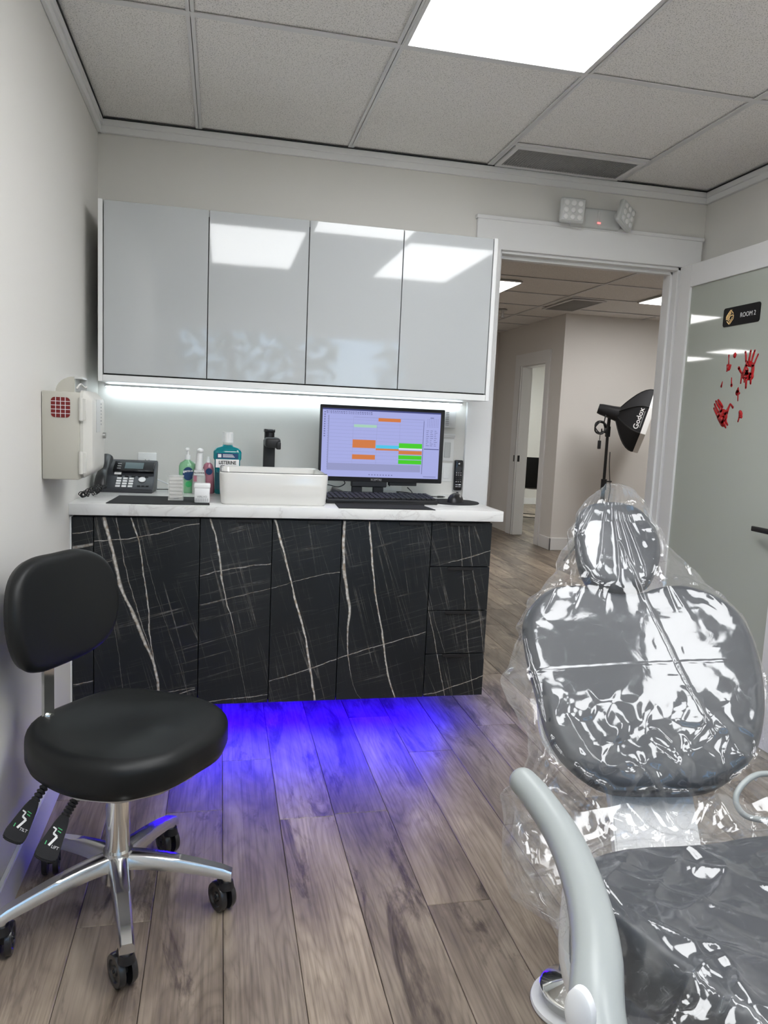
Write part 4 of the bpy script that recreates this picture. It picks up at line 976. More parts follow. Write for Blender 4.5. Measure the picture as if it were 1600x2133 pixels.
def decal(label, name, polys, cat='sticker', grp='red splatter stickers on the glass door'):
    """polys in sign-frame coordinates relative to TS2: x toward camera, y up (metres); blobs are (x, y, rx, ry) or strokes (pts, widths)"""
    TD = frame((XF, 0, 0), (0, -1, 0), (0, 0, 1)) @ Matrix.Translation((3.259, 1.208, 0)) @ Matrix.Diagonal((1.0297, 1.0297, 1, 1)) @ Matrix.Translation((-3.259, -1.208, 0)); t = MB()
    for k, p in enumerate(polys):
        z1 = .0008 + .00002*k
        if len(p) == 4 and not hasattr(p[0], '__len__'):
            x, y, rx, ry = [c0*k0 for c0, k0 in zip(p, (1, 1, 1.15, 1.15))]; t.prism([(x+rx*math.cos(a/10*math.pi)*(1+.12*math.sin(a*2.3)), y+ry*math.sin(a/10*math.pi)*(1+.1*math.sin(a*1.7))) for a in range(20)], 0, z1, 0, TD)
        else:
            pts, wd = p; wd = [w0*1.35 for w0 in wd]; q = smoothpath([(a, b, 0) for a, b in pts], 4); n_ = len(q); L, R_ = [], []
            for i, c in enumerate(q):
                d = (q[min(i+1, n_-1)] - q[max(i-1, 0)]).normalized(); s = i/(n_-1)*(len(wd)-1); j = min(int(s), len(wd)-2); w_ = wd[j] + (wd[j+1]-wd[j])*(s-j)
                L.append((c.x-d.y*w_/2, c.y+d.x*w_/2)); R_.append((c.x+d.y*w_/2, c.y-d.x*w_/2))
            t.prism(L + R_[::-1], 0, z1, 0, TD)
            for e, w_ in ((q[0], wd[0]), (q[-1], wd[-1])): t.prism([(e.x+w_/2*math.cos(a/6*math.pi), e.y+w_/2*math.sin(a/6*math.pi)) for a in range(12)], 0, z1, 0, TD)
    o = obj(name, t, 'red_print', None, None)
    b = sum((Vector(c) for c in o.bound_box), Vector())/8; tag(rebase(o, b), label, cat, grp)
H1 = [([(.592,1.545),(.597,1.53),(.601,1.508)], [.007,.008,.007]), ([(.6225,1.547),(.620,1.53),(.6175,1.500)], [.0075,.0085,.008]),
      ([(.646,1.546),(.640,1.53),(.630,1.498)], [.007,.008,.008]), ([(.667,1.530),(.657,1.512),(.644,1.485)], [.006,.006,.009]), ([(.562,1.485),(.570,1.475),(.583,1.462)], [.010,.008,.006]),
      ([(.608,1.503),(.622,1.498),(.642,1.492)], [.010,.018,.012]), ([(.606,1.495),(.600,1.478),(.590,1.458)], [.012,.012,.012]),
      ([(.644,1.492),(.645,1.47),(.640,1.447)], [.012,.014,.014]), ([(.585,1.456),(.606,1.450),(.640,1.448)], [.010,.024,.022]),
      ([(.612,1.474),(.612,1.455)], [.014,.02]), ([(.584,1.455),(.582,1.424)], [.006,.005]), ([(.602,1.447),(.6025,1.427)], [.006,.004]),
      ([(.613,1.445),(.615,1.405)], [.009,.007]), ([(.638,1.447),(.6405,1.420)], [.008,.006])]
decal('larger red handprint sticker with fingers up, below the door sign', 'handprint_sticker', H1, grp=None)
H2 = [([(.4285,1.326),(.440,1.312),(.460,1.292)], [.006,.007,.010]), ([(.4305,1.343),(.442,1.328),(.462,1.308)], [.006,.008,.008]), ([(.4375,1.355),(.452,1.340),(.472,1.322)], [.007,.009,.008]),
      ([(.452,1.359),(.466,1.346),(.483,1.331)], [.008,.011,.009]), ([(.549,1.328),(.536,1.339),(.530,1.342)], [.008,.006,.006]), ([(.530,1.342),(.522,1.326),(.512,1.306)], [.006,.009,.016]),
      ([(.476,1.318),(.485,1.300),(.498,1.272)], [.016,.050,.034]), ([(.462,1.296),(.478,1.280),(.500,1.264)], [.014,.02,.014]), ([(.505,1.308),(.512,1.290),(.508,1.278)], [.016,.014,.010]),
      ([(.490,1.276),(.505,1.262),(.5165,1.247)], [.020,.010,.006]), ([(.506,1.278),(.527,1.258)], [.009,.006])]
decal('smaller red handprint sticker tilted left, lowest on the glass door', 'handprint_sticker', H2, grp=None)
decal('red splat sticker with thin tail on top, left of the larger handprint', 'splatter_sticker', [([(.493,1.539),(.494,1.525),(.497,1.505)], [.006,.003,.006]), (.499,1.490,.012,.011), (.490,1.500,.005,.004), (.509,1.497,.005,.005), (.490,1.477,.004,.003)], grp=None)
decal('round red drop sticker just left of the larger handprint fingertips', 'splatter_sticker', [(.530,1.537,.0085,.0095)], grp=None)
decal('thin red drip sticker with round lower end, mid glass', 'splatter_sticker', [([(.5235,1.447),(.525,1.43),(.5275,1.417)], [.004,.005,.010])], grp=None)
decal('smallest leftmost red teardrop sticker on the glass door', 'splatter_sticker', [([(.468,1.434),(.465,1.424),(.463,1.416)], [.003,.006,.008])], grp=None)
decal('red splat sticker with long tail pointing down, between the handprints', 'splatter_sticker', [([(.5705,1.407),(.569,1.395),(.568,1.386)], [.003,.013,.017]), ([(.573,1.378),(.575,1.355)], [.005,.004]), (.579,1.384,.005,.004)], grp=None)
decal('ragged red splat sticker right of the lower handprint', 'splatter_sticker', [(.600,1.300,.010,.013), (.594,1.309,.006,.007), (.606,1.291,.006,.006), ([(.594,1.290),(.589,1.272)], [.006,.005])], grp=None)

# ------------------------------------------------------------------ operator stool
SC = Vector((.266, -1.480, 0))
r = thing('operator_stool', 'black vinyl operator stool on a polished five-star caster base', 'stool', SC)
FA = math.radians(-38); fw = Vector((math.cos(FA), math.sin(FA), 0)); lt = Vector((-fw.y, fw.x, 0))
seatc = Vector((.275, -1.385, .452))
TSe = frame(seatc, -lt, fw, ) if False else Matrix((-lt, fw, Vector((0, 0, 1)))).transposed().to_4x4()
TSe = Matrix(((-lt.x, fw.x, 0, seatc.x), (-lt.y, fw.y, 0, seatc.y), (0, 0, 1, seatc.z), (0, 0, 0, 1)))   # x right, y forward
so = [(0, .222), (.10, .215), (.19, .16), (.228, .06), (.222, -.04), (.19, -.13), (.12, -.195), (0, -.215), (-.12, -.195), (-.19, -.13), (-.222, -.04), (-.228, .06), (-.19, .16), (-.10, .215)]
def dish(x, y, z):
    if z < -.035: return 0
    w_ = (z+.04)/.04
    return w_*(-.016*math.exp(-((x*x)/.018 + ((y+.03)**2)/.02)) - .012*max(0, (y-.10)/.12)**1.5 + .006*math.exp(-(x*x)/.003 - ((y-.10)**2)/.006) + .010*math.exp(-((y+.17)**2)/.004))
cushion('seat', so, .100, .034, .004, TSe, 'black_vinyl', r, 5, dish)
t = MB(); t.prism([(a*.90, b*.90) for a, b in so], -.106, -.098, .001, TSe); obj('seat_plate', t, 'steel', r)
t = MB(); t.box((-.09, -.09, -.120), (.09, .07, -.104), .004, 1, TSe); obj('mechanism', t, 'black_plastic', r)
# backrest
BA = math.radians(-29); bc = Vector((.132, -1.378, .722)); bn = Vector((math.cos(BA), math.sin(BA), .10)).normalized()
bx_ = Vector((-math.sin(BA), math.cos(BA), 0)); bx_ = -bx_   # sitter's right -> toward camera-left
TB = frame(bc, -bx_, Vector((0, 0, 1))); TB = Matrix((( -bx_ ), (bn.cross(-bx_)), bn)).transposed().to_4x4(); TB.translation = bc
bo = [(0, .148), (.09, .145), (.155, .11), (.185, .04), (.182, -.04), (.15, -.10), (.09, -.128), (0, -.135), (-.09, -.128), (-.15, -.10), (-.182, -.04), (-.185, .04), (-.155, .11), (-.09, .145)]
cushion('backrest', [(a*.98, b*.96) for a, b in bo], .046, .024, .004, TB, 'black_vinyl', r, 5, lambda x, y, z: .9*x*x)
# flat chromed bar from behind the backrest down to the seat
bar = [Vector(p) for p in ((.088,-1.352,.70),(.087,-1.354,.64),(.087,-1.356,.56),(.087,-1.358,.48),(.088,-1.36,.40),(.092,-1.362,.365),(.104,-1.364,.350),(.13,-1.367,.347),(.18,-1.37,.347))]
t = MB(); t.tube(bar, [(.022, .0045)]*len(bar), 12)
bb = t
def flatbar(path, w_, h_, side):
    t = bmesh.new(); R_ = []
    for i, p in enumerate(path):
        d = (path[min(i+1, len(path)-1)] - path[max(i-1, 0)]).normalized(); nn = d.cross(side).normalized()
        R_.append([t.verts.new(p + side*a*w_ + nn*b*h_) for a, b in ((-1, -1), (1, -1), (1, 1), (-1, 1))])
    for a, b in zip(R_, R_[1:]):
        for k in range(4): t.faces.new((a[k], a[(k+1) % 4], b[(k+1) % 4], b[k]))
    t.faces.new(R_[0][::-1]); t.faces.new(R_[-1]); bmesh.ops.bevel(t, geom=[e for e in t.edges if abs((e.verts[0].co-e.verts[1].co).normalized().dot(side)) < .5], offset=.001, segments=2, affect='EDGES')
    mb = MB(); mb._merge(t); return mb
bb.bm.free(); obj('back_bar', flatbar(bar, .017, .004, Vector((-bn.y, bn.x, 0)).normalized()), 'chrome', r)
kp = bar[len(bar)*5//11]
t = MB(); t.cyl(Vector((.087, -1.358, .455)), Vector((.087, -1.358, .455)) + bn*.012, .008, seg=16); obj('bolt', t, 'chrome', r)
# gas column, hub, legs, casters
t = MB(); t.cyl(SC + Vector((0, 0, .14)), SC + Vector((0, 0, .35)), .0275, seg=32); obj('column', t, 'chrome', r)
t = MB(); t.cyl(SC + Vector((0, 0, .095)), SC + Vector((0, 0, .168)), .040, .034, 32); obj('hub', t, 'polished_aluminium', r)
for i, ad in enumerate((-79, -7, 65, 137, 209)):
    a = math.radians(ad); d = Vector((math.cos(a), math.sin(a), 0)); s = Vector((-d.y, d.x, 0))
    t = bmesh.new(); R_ = []
    for q_ in range(13):
        u = q_/12; x = .028 + u*.242; top = .162 - .050*u**1.5 - (.0 if u < .95 else .003); wt = .020 - .006*u; hb = .036 - .014*u; wb_ = wt*1.15
        sec = [(-wb_, top-hb), (-wt, top-.006), (-wt*.72, top), (wt*.72, top), (wt, top-.006), (wb_, top-hb)]
        R_.append([t.verts.new(SC + d*x + s*y_ + Vector((0, 0, z_))) for y_, z_ in sec])
    for A_, B_ in zip(R_, R_[1:]):
        for k in range(6): t.faces.new((A_[k], A_[(k+1) % 6], B_[(k+1) % 6], B_[k]))
    t.faces.new(R_[0][::-1]); t.faces.new(R_[-1]); mb = MB(); mb._merge(t)
    e = SC + d*.258; mb.cyl(e + Vector((0, 0, .074)), e + Vector((0, 0, .106)), .0105, seg=20)
    leg = obj('leg', mb, 'polished_aluminium', r, 50)
    # caster: fork, two wheels
    cdir = Vector((math.cos(math.radians(-60)), math.sin(math.radians(-60)), 0)) if i in (0, 1, 2) else Vector((math.cos(math.radians(-85)), math.sin(math.radians(-85)), 0)); cs = Vector((-cdir.y, cdir.x, 0)); wc = e - cdir*.020 + Vector((0, 0, .036))
    t = MB(); t.cyl(e + Vector((0, 0, .064)), e + Vector((0, 0, .082)), .019, .015, 20); t.tube(smoothpath([e + Vector((0, 0, .07)), wc + Vector((0, 0, .030)), wc + Vector((0, 0, -.004))], 4), [(.014, .018)]*9, 10); cst = obj('caster', t, 'black_plastic', r)
    for sg in (-1, 1):
        Tw = Matrix((cdir, Vector((0, 0, 1)), cs*sg)).transposed().to_4x4(); Tw.translation = wc + cs*sg*.007
        t = MB(); t.lathe([(0, .013), (.010, .013), (.012, .009), (.022, .009), (.0245, .013), (.0335, .013), (.036, .008), (.036, 0), (0, 0)], 32, Tw); t.cyl(Tw @ Vector((0, 0, .008)), Tw @ Vector((0, 0, .0165)), .0045, seg=10)
        obj('wheel', t, 'rubber', cst)
# two height/tilt levers with bellows and printed paddles
for (p0_, p1_, p2_) in ((Vector((.125, -1.45, .362)), Vector((.092, -1.525, .322)), Vector((.062, -1.60, .272))), (Vector((.195, -1.53, .350)), Vector((.168, -1.59, .315)), Vector((.140, -1.665, .262)))):
    d = (p2_-p1_).normalized(); L_ = (p1_-p0_).length; d0 = (p1_-p0_).normalized()
    q0 = d0.to_track_quat('Z', 'Y').to_matrix().to_4x4(); q0.translation = p0_
    t = MB(); prof = []
    for k in range(9): prof += [(.0065, L_*k/9), (.0105, L_*(k+.5)/9)]
    t.lathe([(0, 0)] + prof + [(.0065, L_), (0, L_)], 16, q0); lv = obj('lever_bellows', t, 'black_plastic', r)
    n_ = Vector((.35, -.55, .75)); yy = -d; TPd = frame(p1_, yy.cross(n_).normalized(), -yy); zz = Vector((TPd[0][2], TPd[1][2], TPd[2][2]))
    if zz.dot(Vector((.4, -.8, .4))) < 0: TPd = TPd @ Matrix.Rotation(math.pi, 4, 'Y')
    Lp = (p2_-p1_).length
    pad = [(-.010, 0), (.010, 0), (.021, Lp*.60), (.024, Lp*.85), (.017, Lp), (-.017, Lp), (-.024, Lp*.85), (-.021, Lp*.60)]
    t = MB(); t.prism([v[:] for v in closedcurve(pad, 3)], -.006, .005, .002, TPd); pd = obj('lever_paddle', t, 'black_fabric', r)
    t = MB()
    def st2(a, b, w_=.0035):
        a, b = Vector(a), Vector(b); dd = (b-a).normalized(); nn = Vector((-dd.y, dd.x))*w_/2; t.prism([(a-nn)[:], (b-nn)[:], (b+nn)[:], (a+nn)[:]], .0052, .0058, 0, TPd)
    o_ = Lp*.5
    st2((.004, o_+.02), (-.004, o_-.002), .005); st2((-.004, o_-.002), (.006, o_-.006), .004); st2((.006, o_-.006), (.004, o_-.016), .003); st2((.004, o_-.016), (.012, o_-.018), .003)
    obj('seat_symbol', t, 'key_white', pd)
    t = MB(); st2((-.008, o_-.012), (0, o_-.014), .002); st2((-.008, o_-.018), (.002, o_-.020), .0015); st2((.012, o_+.02), (.012, o_+.012), .002); obj('green_print', t, 'print_green', pd)['kind'] = 'stuff'
    text('paddle_lettering', 'LIFT' if p0_.x > .15 else 'TILT', .009, TPd @ Matrix.Translation((-.010, o_+.020, .0054)) @ Matrix.Rotation(math.pi, 4, 'Z') @ Matrix.Rotation(math.pi if False else 0, 4, 'Z'), 'key_white', pd, .0002)

# ------------------------------------------------------------------ dental chair
ZS = .018
Bo = Vector((1.365, -1.93, .45+ZS)); az, el = math.radians(15), math.radians(47.4)
U = Vector((math.sin(az)*math.cos(el), math.cos(az)*math.cos(el), math.sin(el))); R1 = Vector((math.cos(az), -math.sin(az), 0)); N1 = R1.cross(U)
TBk = Matrix((R1, U, N1)).transposed().to_4x4(); TBk.translation = Bo
az2, el2 = math.radians(17), math.radians(42); Bh = Vector((1.4515, -1.61, .81+ZS))
U2 = Vector((math.sin(az2)*math.cos(el2), math.cos(az2)*math.cos(el2), math.sin(el2))); R2 = Vector((math.cos(az2), -math.sin(az2), 0)); N2 = R2.cross(U2)
THd = Matrix((R2, U2, N2)).transposed().to_4x4(); THd.translation = Bh
r = thing('dental_chair', 'grey reclined dental chair with headrest and curved grey armrest', 'dental chair', (1.36, -2.05, 0))
dental = r
bo2 = [(-.076,.505),(-.132,.506),(-.175,.488),(-.211,.449),(-.230,.410),(-.234,.368),(-.228,.305),(-.216,.241),(-.205,.184),(-.190,.121),(-.163,.069),(-.119,.029),(-.076,.008),(-.030,.003),(.035,.006),(.108,.012),(.161,.028),(.218,.066),(.259,.112),(.287,.174),(.305,.241),(.311,.326),(.302,.410),(.279,.462),(.236,.497),(.176,.517),(.133,.516),(.089,.504),(.063,.493),(0,.487)]
bo2 = bo2[::-1]
bk = cushion('backrest', bo2, .075, .030, .004, TBk, 'grey_vinyl', r, 3, lambda x, y, z: (.065*(min(x, .045)-.045) if z > -.03 else 0))
ho2 = [(-.088,.217),(-.065,.263),(-.026,.285),(.021,.292),(.065,.281),(.097,.249),(.118,.197),(.120,.138),(.107,.081),(.081,.031),(.053,.010),(.0,.0),(-.044,.004),(-.072,.024),(-.090,.072),(-.093,.139)][::-1]
hd = cushion('headrest', ho2, .065, .028, .012, THd @ Matrix.Translation((0, 0, .012)), 'grey_vinyl', r, 4, lambda x, y, z: .5*(x-.012)**2 if z > -.03 else 0)
t = MB(); t.tube([TBk @ Vector((.03, .38, -.09)), THd @ Vector((.012, .04, -.07)), THd @ Vector((.012, .15, -.06))], [(.045, .008)]*3, 12); obj('headrest_bar', t, 'chair_white', r)
# back plate that runs from the backrest down to the seat
t = MB(); t.prism([v[:] for v in closedcurve(rrect(-.055, .125, -.20, .32, .03, 3), 1)], -.112, -.078, .004, TBk); plate_o = obj('back_plate', t, 'chair_white', r)
t = MB(); t.prism(rrect(-.20, .27, .06, .44, .10, 5), -.098, -.072, .004, TBk); obj('back_shell', t, 'chair_white', r)
# seat: tapered, with a drop in front
so2 = [(1.36,-2.118),(1.20,-2.115),(1.10,-2.15),(1.07,-2.22),(1.085,-2.32),(1.125,-2.44),(1.165,-2.56),(1.175,-2.75),(1.19,-2.95),(1.26,-3.02),(1.36,-3.02),(1.44,-2.95),(1.50,-2.75),(1.57,-2.50),(1.64,-2.32),(1.66,-2.2),(1.60,-2.13),(1.48,-2.11)]
TSt = Matrix.Translation((0, 0, .462+ZS)); 
seat2 = cushion('seat_cushion', so2[::-1] if False else so2, .115, .030, .004, TSt, 'grey_vinyl', r, 3, lambda x, y, z: (-.012*math.exp(-((x-1.36)**2/.03 + (y+2.4)**2/.05)) if z > -.02 else 0))
t = MB(); t.prism([(1.36+(a-1.36)*.72, -2.5+(b+2.5)*.86) for a, b in so2], .30, .365, .01); obj('seat_pan', t, 'chair_white', r)
t = MB(); sp_ = loft([[(x, y, z) for x, y in rrect(cx-hx, cx+hx, cyy-hy, cyy+hy, .05, 4)] for z, cx, cyy, hx, hy in ((.0, 1.42, -2.25, .20, .40), (.05, 1.42, -2.25, .20, .40), (.07, 1.42, -2.2, .13, .22), (.18, 1.42, -2.2, .10, .16), (.305, 1.42, -2.25, .14, .26))]); obj('pedestal', sp_, 'chair_dark', r)
t.bm.free()
# armrest: swept tube from the pivot up and forward
arm = smoothpath([Vector(p) + Vector((0, 0, ZS)) for p in ((.925,-2.66,.34),(.932,-2.60,.415),(.948,-2.505,.478),(.992,-2.415,.500),(1.032,-2.305,.506),(1.056,-2.180,.518),(1.052,-2.080,.536),(1.042,-2.035,.546))], 6)
na = len(arm)
t = MB(); t.tube(arm, [(.0375 - .0115*(i/(na-1))**1.2, .034 - .009*(i/(na-1))**1.2) for i in range(na)], 20)
t.sph(arm[-1], .0255, (1, 1, .98), 24); obj('armrest', t, 'arm_grey', r, 80)
t = MB(); t.lathe([(0, .008), (.020, .0075), (.026, .004), (.0265, -.006), (.0, -.006)], 32, frame((.901, -2.543, .547), (.62, -1, .1), (0, .1, 1)) @ Matrix.Diagonal((.68, 1.12, 1, 1))); obj('pivot_cap', t, 'chair_white', r)
t = MB(); t.tube(smoothpath([(1.125, -2.10, .44), (1.094, -2.16, .30), (1.105, -2.25, .235), (1.14, -2.32, .21)], 5), [(.018, .06)]*16, 14); obj('side_shell', t, 'chair_white', r)
t = MB(); t.lathe([(0, .0), (.05, 0), (.052, .07), (.045, .10), (0, .105)], 28, Matrix.Translation((1.30, -2.0, .0))); obj('pedestal_boss', t, 'chair_dark', r)
r = thing('suction_hose', 'grey hose loop beside the dental chair seat', 'hose', (1.46, -2.04, .47))
t = MB(); t.tube(smoothpath([(1.70, -1.98, .50), (1.58, -1.99, .525), (1.515, -2.01, .495), (1.525, -2.03, .46), (1.60, -2.04, .45), (1.72, -2.03, .44), (1.78, -1.98, .30), (1.76, -1.93, .10), (1.74, -1.9, .012)], 6), .006, 10); obj('hose', t, 'arm_grey', r)

# foot control
r = thing('foot_control', 'round chrome foot control disc on a white base on the floor', 'foot pedal', (1.238, -1.925, 0))
TF_ = Matrix.Translation((1.238, -1.925, 0))
t = MB(); t.lathe([(0, 0), (.086, 0), (.088, .004), (.086, .010), (.070, .014), (0, .014)], 48, TF_); obj('base_disc', t, 'chair_white', r)
t = MB(); t.lathe([(.0, .012), (.064, .012), (.066, .030), (.069, .033), (.070, .040), (.066, .044), (.02, .055), (.008, .060), (0, .060)], 48, TF_); m_ = obj('chrome_disc', t, 'chrome', r)

# ------------------------------------------------------------------ plastic film over the chair
def vnoise(x, y, seed=0):
    xi, yi = np.floor(x).astype(np.int64), np.floor(y).astype(np.int64); xf, yf = x-xi, y-yi
    def h(a, b):
        n_ = (a*374761393 + b*668265263 + seed*1442695) & 0xffffffff; n_ = ((n_ ^ (n_ >> 13))*1274126177) & 0xffffffff
        return ((n_ ^ (n_ >> 16)) & 0xffff)/65535.0
    u, v = xf*xf*(3-2*xf), yf*yf*(3-2*yf)
    return (h(xi, yi)*(1-u) + h(xi+1, yi)*u)*(1-v) + (h(xi, yi+1)*(1-u) + h(xi+1, yi+1)*u)*v
def crease(x, y, sx_, sy_, ang, seed):
    c, s = math.cos(ang), math.sin(ang); a = (x*c + y*s)*sx_; b = (-x*s + y*c)*sy_
    wx = vnoise(a*.7+9, b*.7+3, seed+50)*1.3
    return 1 - np.abs(2*vnoise(a+wx, b+wx*.6, seed) - 1)
def facets(x, y, scale, seed, jit=.9):
    """piecewise linear crumple: distance-weighted random planes on a jittered cell grid"""
    X, Y = x*scale, y*scale; xi, yi = np.floor(X), np.floor(Y); best = np.full(X.shape, 9.); second = best.copy(); val = np.zeros_like(X)
    rs = np.random.RandomState(seed); tab = rs.rand(64, 64, 5)
    for dx in (-1, 0, 1):
        for dy in (-1, 0, 1):
            cx, cyy = xi+dx, yi+dy; T_ = tab[(cx.astype(int)) % 64, (cyy.astype(int)) % 64]
            px, py = cx + .5 + jit*(T_[..., 0]-.5), cyy + .5 + jit*(T_[..., 1]-.5); d = (X-px)**2 + (Y-py)**2
            h = (T_[..., 2]-.5)*2*(X-px) + (T_[..., 3]-.5)*2*(Y-py) + T_[..., 4]
            w_ = np.exp(-d*9); val += w_*h; best = best + 0; second = second
            if dx == -1 and dy == -1: ws = w_.copy()
            else: ws = ws + w_
    return val/ws
def bvh_of(objs, T):
    vs, fs = [], []
    for o in objs:
        k = len(vs); L = wloc(o); vs += [T @ (v.co + L) for v in o.data.vertices]; fs += [[i+k for i in p.vertices] for p in o.data.polygons]
    return BVHTree.FromPolygons(vs, fs)
def sheet(name, P, mask, parent, m='film'):
    ny, nx = P.shape[:2]; idx = -np.ones((ny, nx), int); idx[mask] = np.arange(mask.sum())
    a, b, c, d = idx[:-1, :-1], idx[:-1, 1:], idx[1:, 1:], idx[1:, :-1]; ok = (a >= 0) & (b >= 0) & (c >= 0) & (d >= 0)
    F = np.stack([a[ok], b[ok], c[ok], d[ok]], -1); me = bpy.data.meshes.new(name)
    me.from_pydata(P[mask].tolist(), [], F.tolist()); me.update()
    return link_mesh(name, me, m, parent, None)
def relax(h, obst, fix, hb, it=260):
    for k in range(it):
        n_ = h.copy(); n_[1:-1, 1:-1] = .25*(h[:-2, 1:-1] + h[2:, 1:-1] + h[1:-1, :-2] + h[1:-1, 2:])
        n_[0] = n_[1]; n_[-1] = n_[-2]; n_[:, 0] = n_[:, 1]; n_[:, -1] = n_[:, -2]
        h = np.maximum(n_, obst); h[fix] = hb[fix]
    return h
lefts = [(-.245,-.173),(-.20,-.262),(-.15,-.284),(-.084,-.287),(-.008,-.294),(.034,-.256),(.108,-.226),(.161,-.250),(.204,-.278),(.25,-.286),(.318,-.262),(.389,-.244),(.456,-.222),(.527,-.165),(.617,-.117),(.702,-.092),(.745,-.060),(.772,-.02)]
rights = [(-.245,.36),(-.15,.37),(0,.345),(.1,.325),(.2,.326),(.3,.330),(.373,.328),(.442,.306),(.473,.280),(.519,.252),(.592,.195),(.625,.150),(.676,.126),(.74,.095),(.765,.06),(.772,.03)]
pf_ = thing('plastic_chair_cover', 'clear crinkled plastic cover draped over the dental chair', 'plastic cover', Bo)
Ti = TBk.inverted(); bv = bvh_of([bk, hd, plate_o], Ti)
NV, NU = 300, 210
v = np.linspace(-.245, .772, NV); lv_ = np.interp(v, *zip(*lefts)); rv_ = np.interp(v, *zip(*rights))
jr = vnoise(v*38, v*0, 5)-.5; lv_ = lv_ + jr*.016; rv_ = rv_ - (vnoise(v*30, v*0+4, 8)-.5)*.010
s = np.linspace(0, 1, NU); Ug = lv_[:, None] + (rv_-lv_)[:, None]*s[None]; Vg = np.repeat(v[:, None], NU, 1)
ob = np.full(Ug.shape, -.30); dn = Vector((0, 0, -1))
for i in range(0, NV):
    for j in range(0, NU):
        hit_ = bv.ray_cast(Vector((Ug[i, j], Vg[i, j], .6)), dn)
        if hit_[0] is not None: ob[i, j] = hit_[0].z + .0035
edge = np.minimum(s, 1-s)[None]*np.ones((NV, 1)); fix = np.zeros_like(ob, bool); fix[:, 0] = fix[:, -1] = True; fix[-1] = True
hb = np.full(ob.shape, -.045); hb[-1] = .0; hb[:, 0] = np.interp(v, [-.245, 0, .15, .5, .6, .77], [-.15, -.06, -.055, -.05, -.03, .03]); hb[:, -1] = np.interp(v, [-.245, 0, .15, .5, .6, .77], [-.12, -.08, -.06, -.05, -.03, .03])
hb[-1] = .045
h0 = np.maximum(ob, np.linspace(0, 1, NV)[:, None]*0 - .05); h0[fix] = hb[fix]
h0 = relax(h0, ob, fix, hb, 420)
x, y = Ug, Vg; fl = np.clip((h0-ob)/.02, 0, 1)
calm = np.clip(1-((x+.05)/.12)**2 - ((y-.33)/.17)**2, 0, 1)
wr = (.0011*facets(x+.2, y, 11, 3) + .0003*facets(x, y, 34, 11))*(1.6-1.3*calm)
low = np.clip((.25-y)/.17, 0, 1); right = np.clip((x-.03)/.08, 0, 1)*np.clip((y-.05)/.08, 0, 1)
wr += low*(.014*crease(x, y, 12, 6, .5, 1)**4 + .006*crease(x, y, 30, 14, -.6, 2)**2 + .010*facets(x, y, 21, 17))
wr += right*(.0019*crease(x, y, 4, 30, .14, 3)**2 + .0004*crease(x, y, 7, 80, .08, 4))
fan = np.arctan2(x-.01, np.maximum(.84-y, .02)); hd_ = np.clip((y-.40)/.12, 0, 1)
wr += hd_*.0050*(1-np.abs(2*vnoise(fan*13+5, y*5, 21)-1))**3
wr += .0035*np.clip(1-np.abs(x-(-.02+.30*(.72-y)))/.006, 0, 1)*(y < .62)*(y > .12) + .0025*np.clip(1-np.abs(y-(.285+.10*x))/.003, 0, 1)
wr += fl*(.010*crease(x, y, 16, 10, .9, 6)**2 + .006*facets(x, y, 22, 9))
hh = h0 + wr*np.clip(edge*30, 0.15, 1)
Pw = np.array(Bo)[None, None] + x[..., None]*np.array(R1) + y[..., None]*np.array(U) + hh[..., None]*np.array(N1)
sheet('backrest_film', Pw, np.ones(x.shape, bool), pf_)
# back half of the bag behind the backrest
h1 = -.15 + .03*np.sin(x*9+1) - .02*crease(x, y, 8, 6, .4, 31) ; t1 = np.clip(edge*9, 0, 1); hb2 = h0*(1-t1) + np.minimum(h1, h0-.14)*t1
msk = np.zeros(x.shape, bool); msk[::3, ::3] = True
Pb = np.array(Bo)[None, None] + x[..., None]*np.array(R1) + y[..., None]*np.array(U) + (hb2 + (wr*.8)*np.clip(edge*20, 0, 1))[..., None]*np.array(N1)
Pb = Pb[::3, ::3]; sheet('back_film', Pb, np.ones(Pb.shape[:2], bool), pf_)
# seat sheet
xs = np.linspace(1.015, 1.76, 190); ys = np.linspace(-3.0, -2.055, 230); X2, Y2 = np.meshgrid(xs, ys)
bv2 = bvh_of([seat2], Matrix.Identity(4)); ob2 = np.full(X2.shape, .28)
for i in range(X2.shape[0]):
    for j in range(X2.shape[1]):
        hh_ = bv2.ray_cast(Vector((X2[i, j], Y2[i, j], 1.2)), dn)
        if hh_[0] is not None: ob2[i, j] = hh_[0].z + .004
fix2 = np.zeros_like(ob2, bool); fix2[:, 0] = fix2[:, -1] = fix2[0] = fix2[-1] = True
hb_ = np.full(ob2.shape, .37); hb_[-1] = .495; hb_[:, 0] = np.interp(ys, [-3, -2.4, -2.055], [.36, .38, .44]); hb_[:, -1] = .42; hb_[0] = .40
h2 = np.maximum(ob2, .44); h2[fix2] = hb_[fix2]; h2 = relax(h2, ob2, fix2, hb_, 160)
fl2 = np.clip((h2-ob2)/.02, 0, 1)
w2 = .005*facets(X2, Y2, 13, 5) + .009*crease(X2+.1, Y2, 3.2, 1.1, 2.45, 44)**8 + .0006*facets(X2, Y2, 34, 6) + .010*crease(X2, Y2, 9, 4, .9, 12)**3 + .008*crease(X2, Y2, 14, 5, 2.2, 13)**3 + .0012*crease(X2, Y2, 26, 12, 1.3, 14)**2 + fl2*.014*crease(X2, Y2, 18, 9, .3, 15)**2
P2 = np.stack([X2 + fl2*.006*(vnoise(Y2*30, X2*9, 3)-.5), Y2, h2 + w2], -1)
sheet('seat_film', P2, np.ones(X2.shape, bool), pf_)

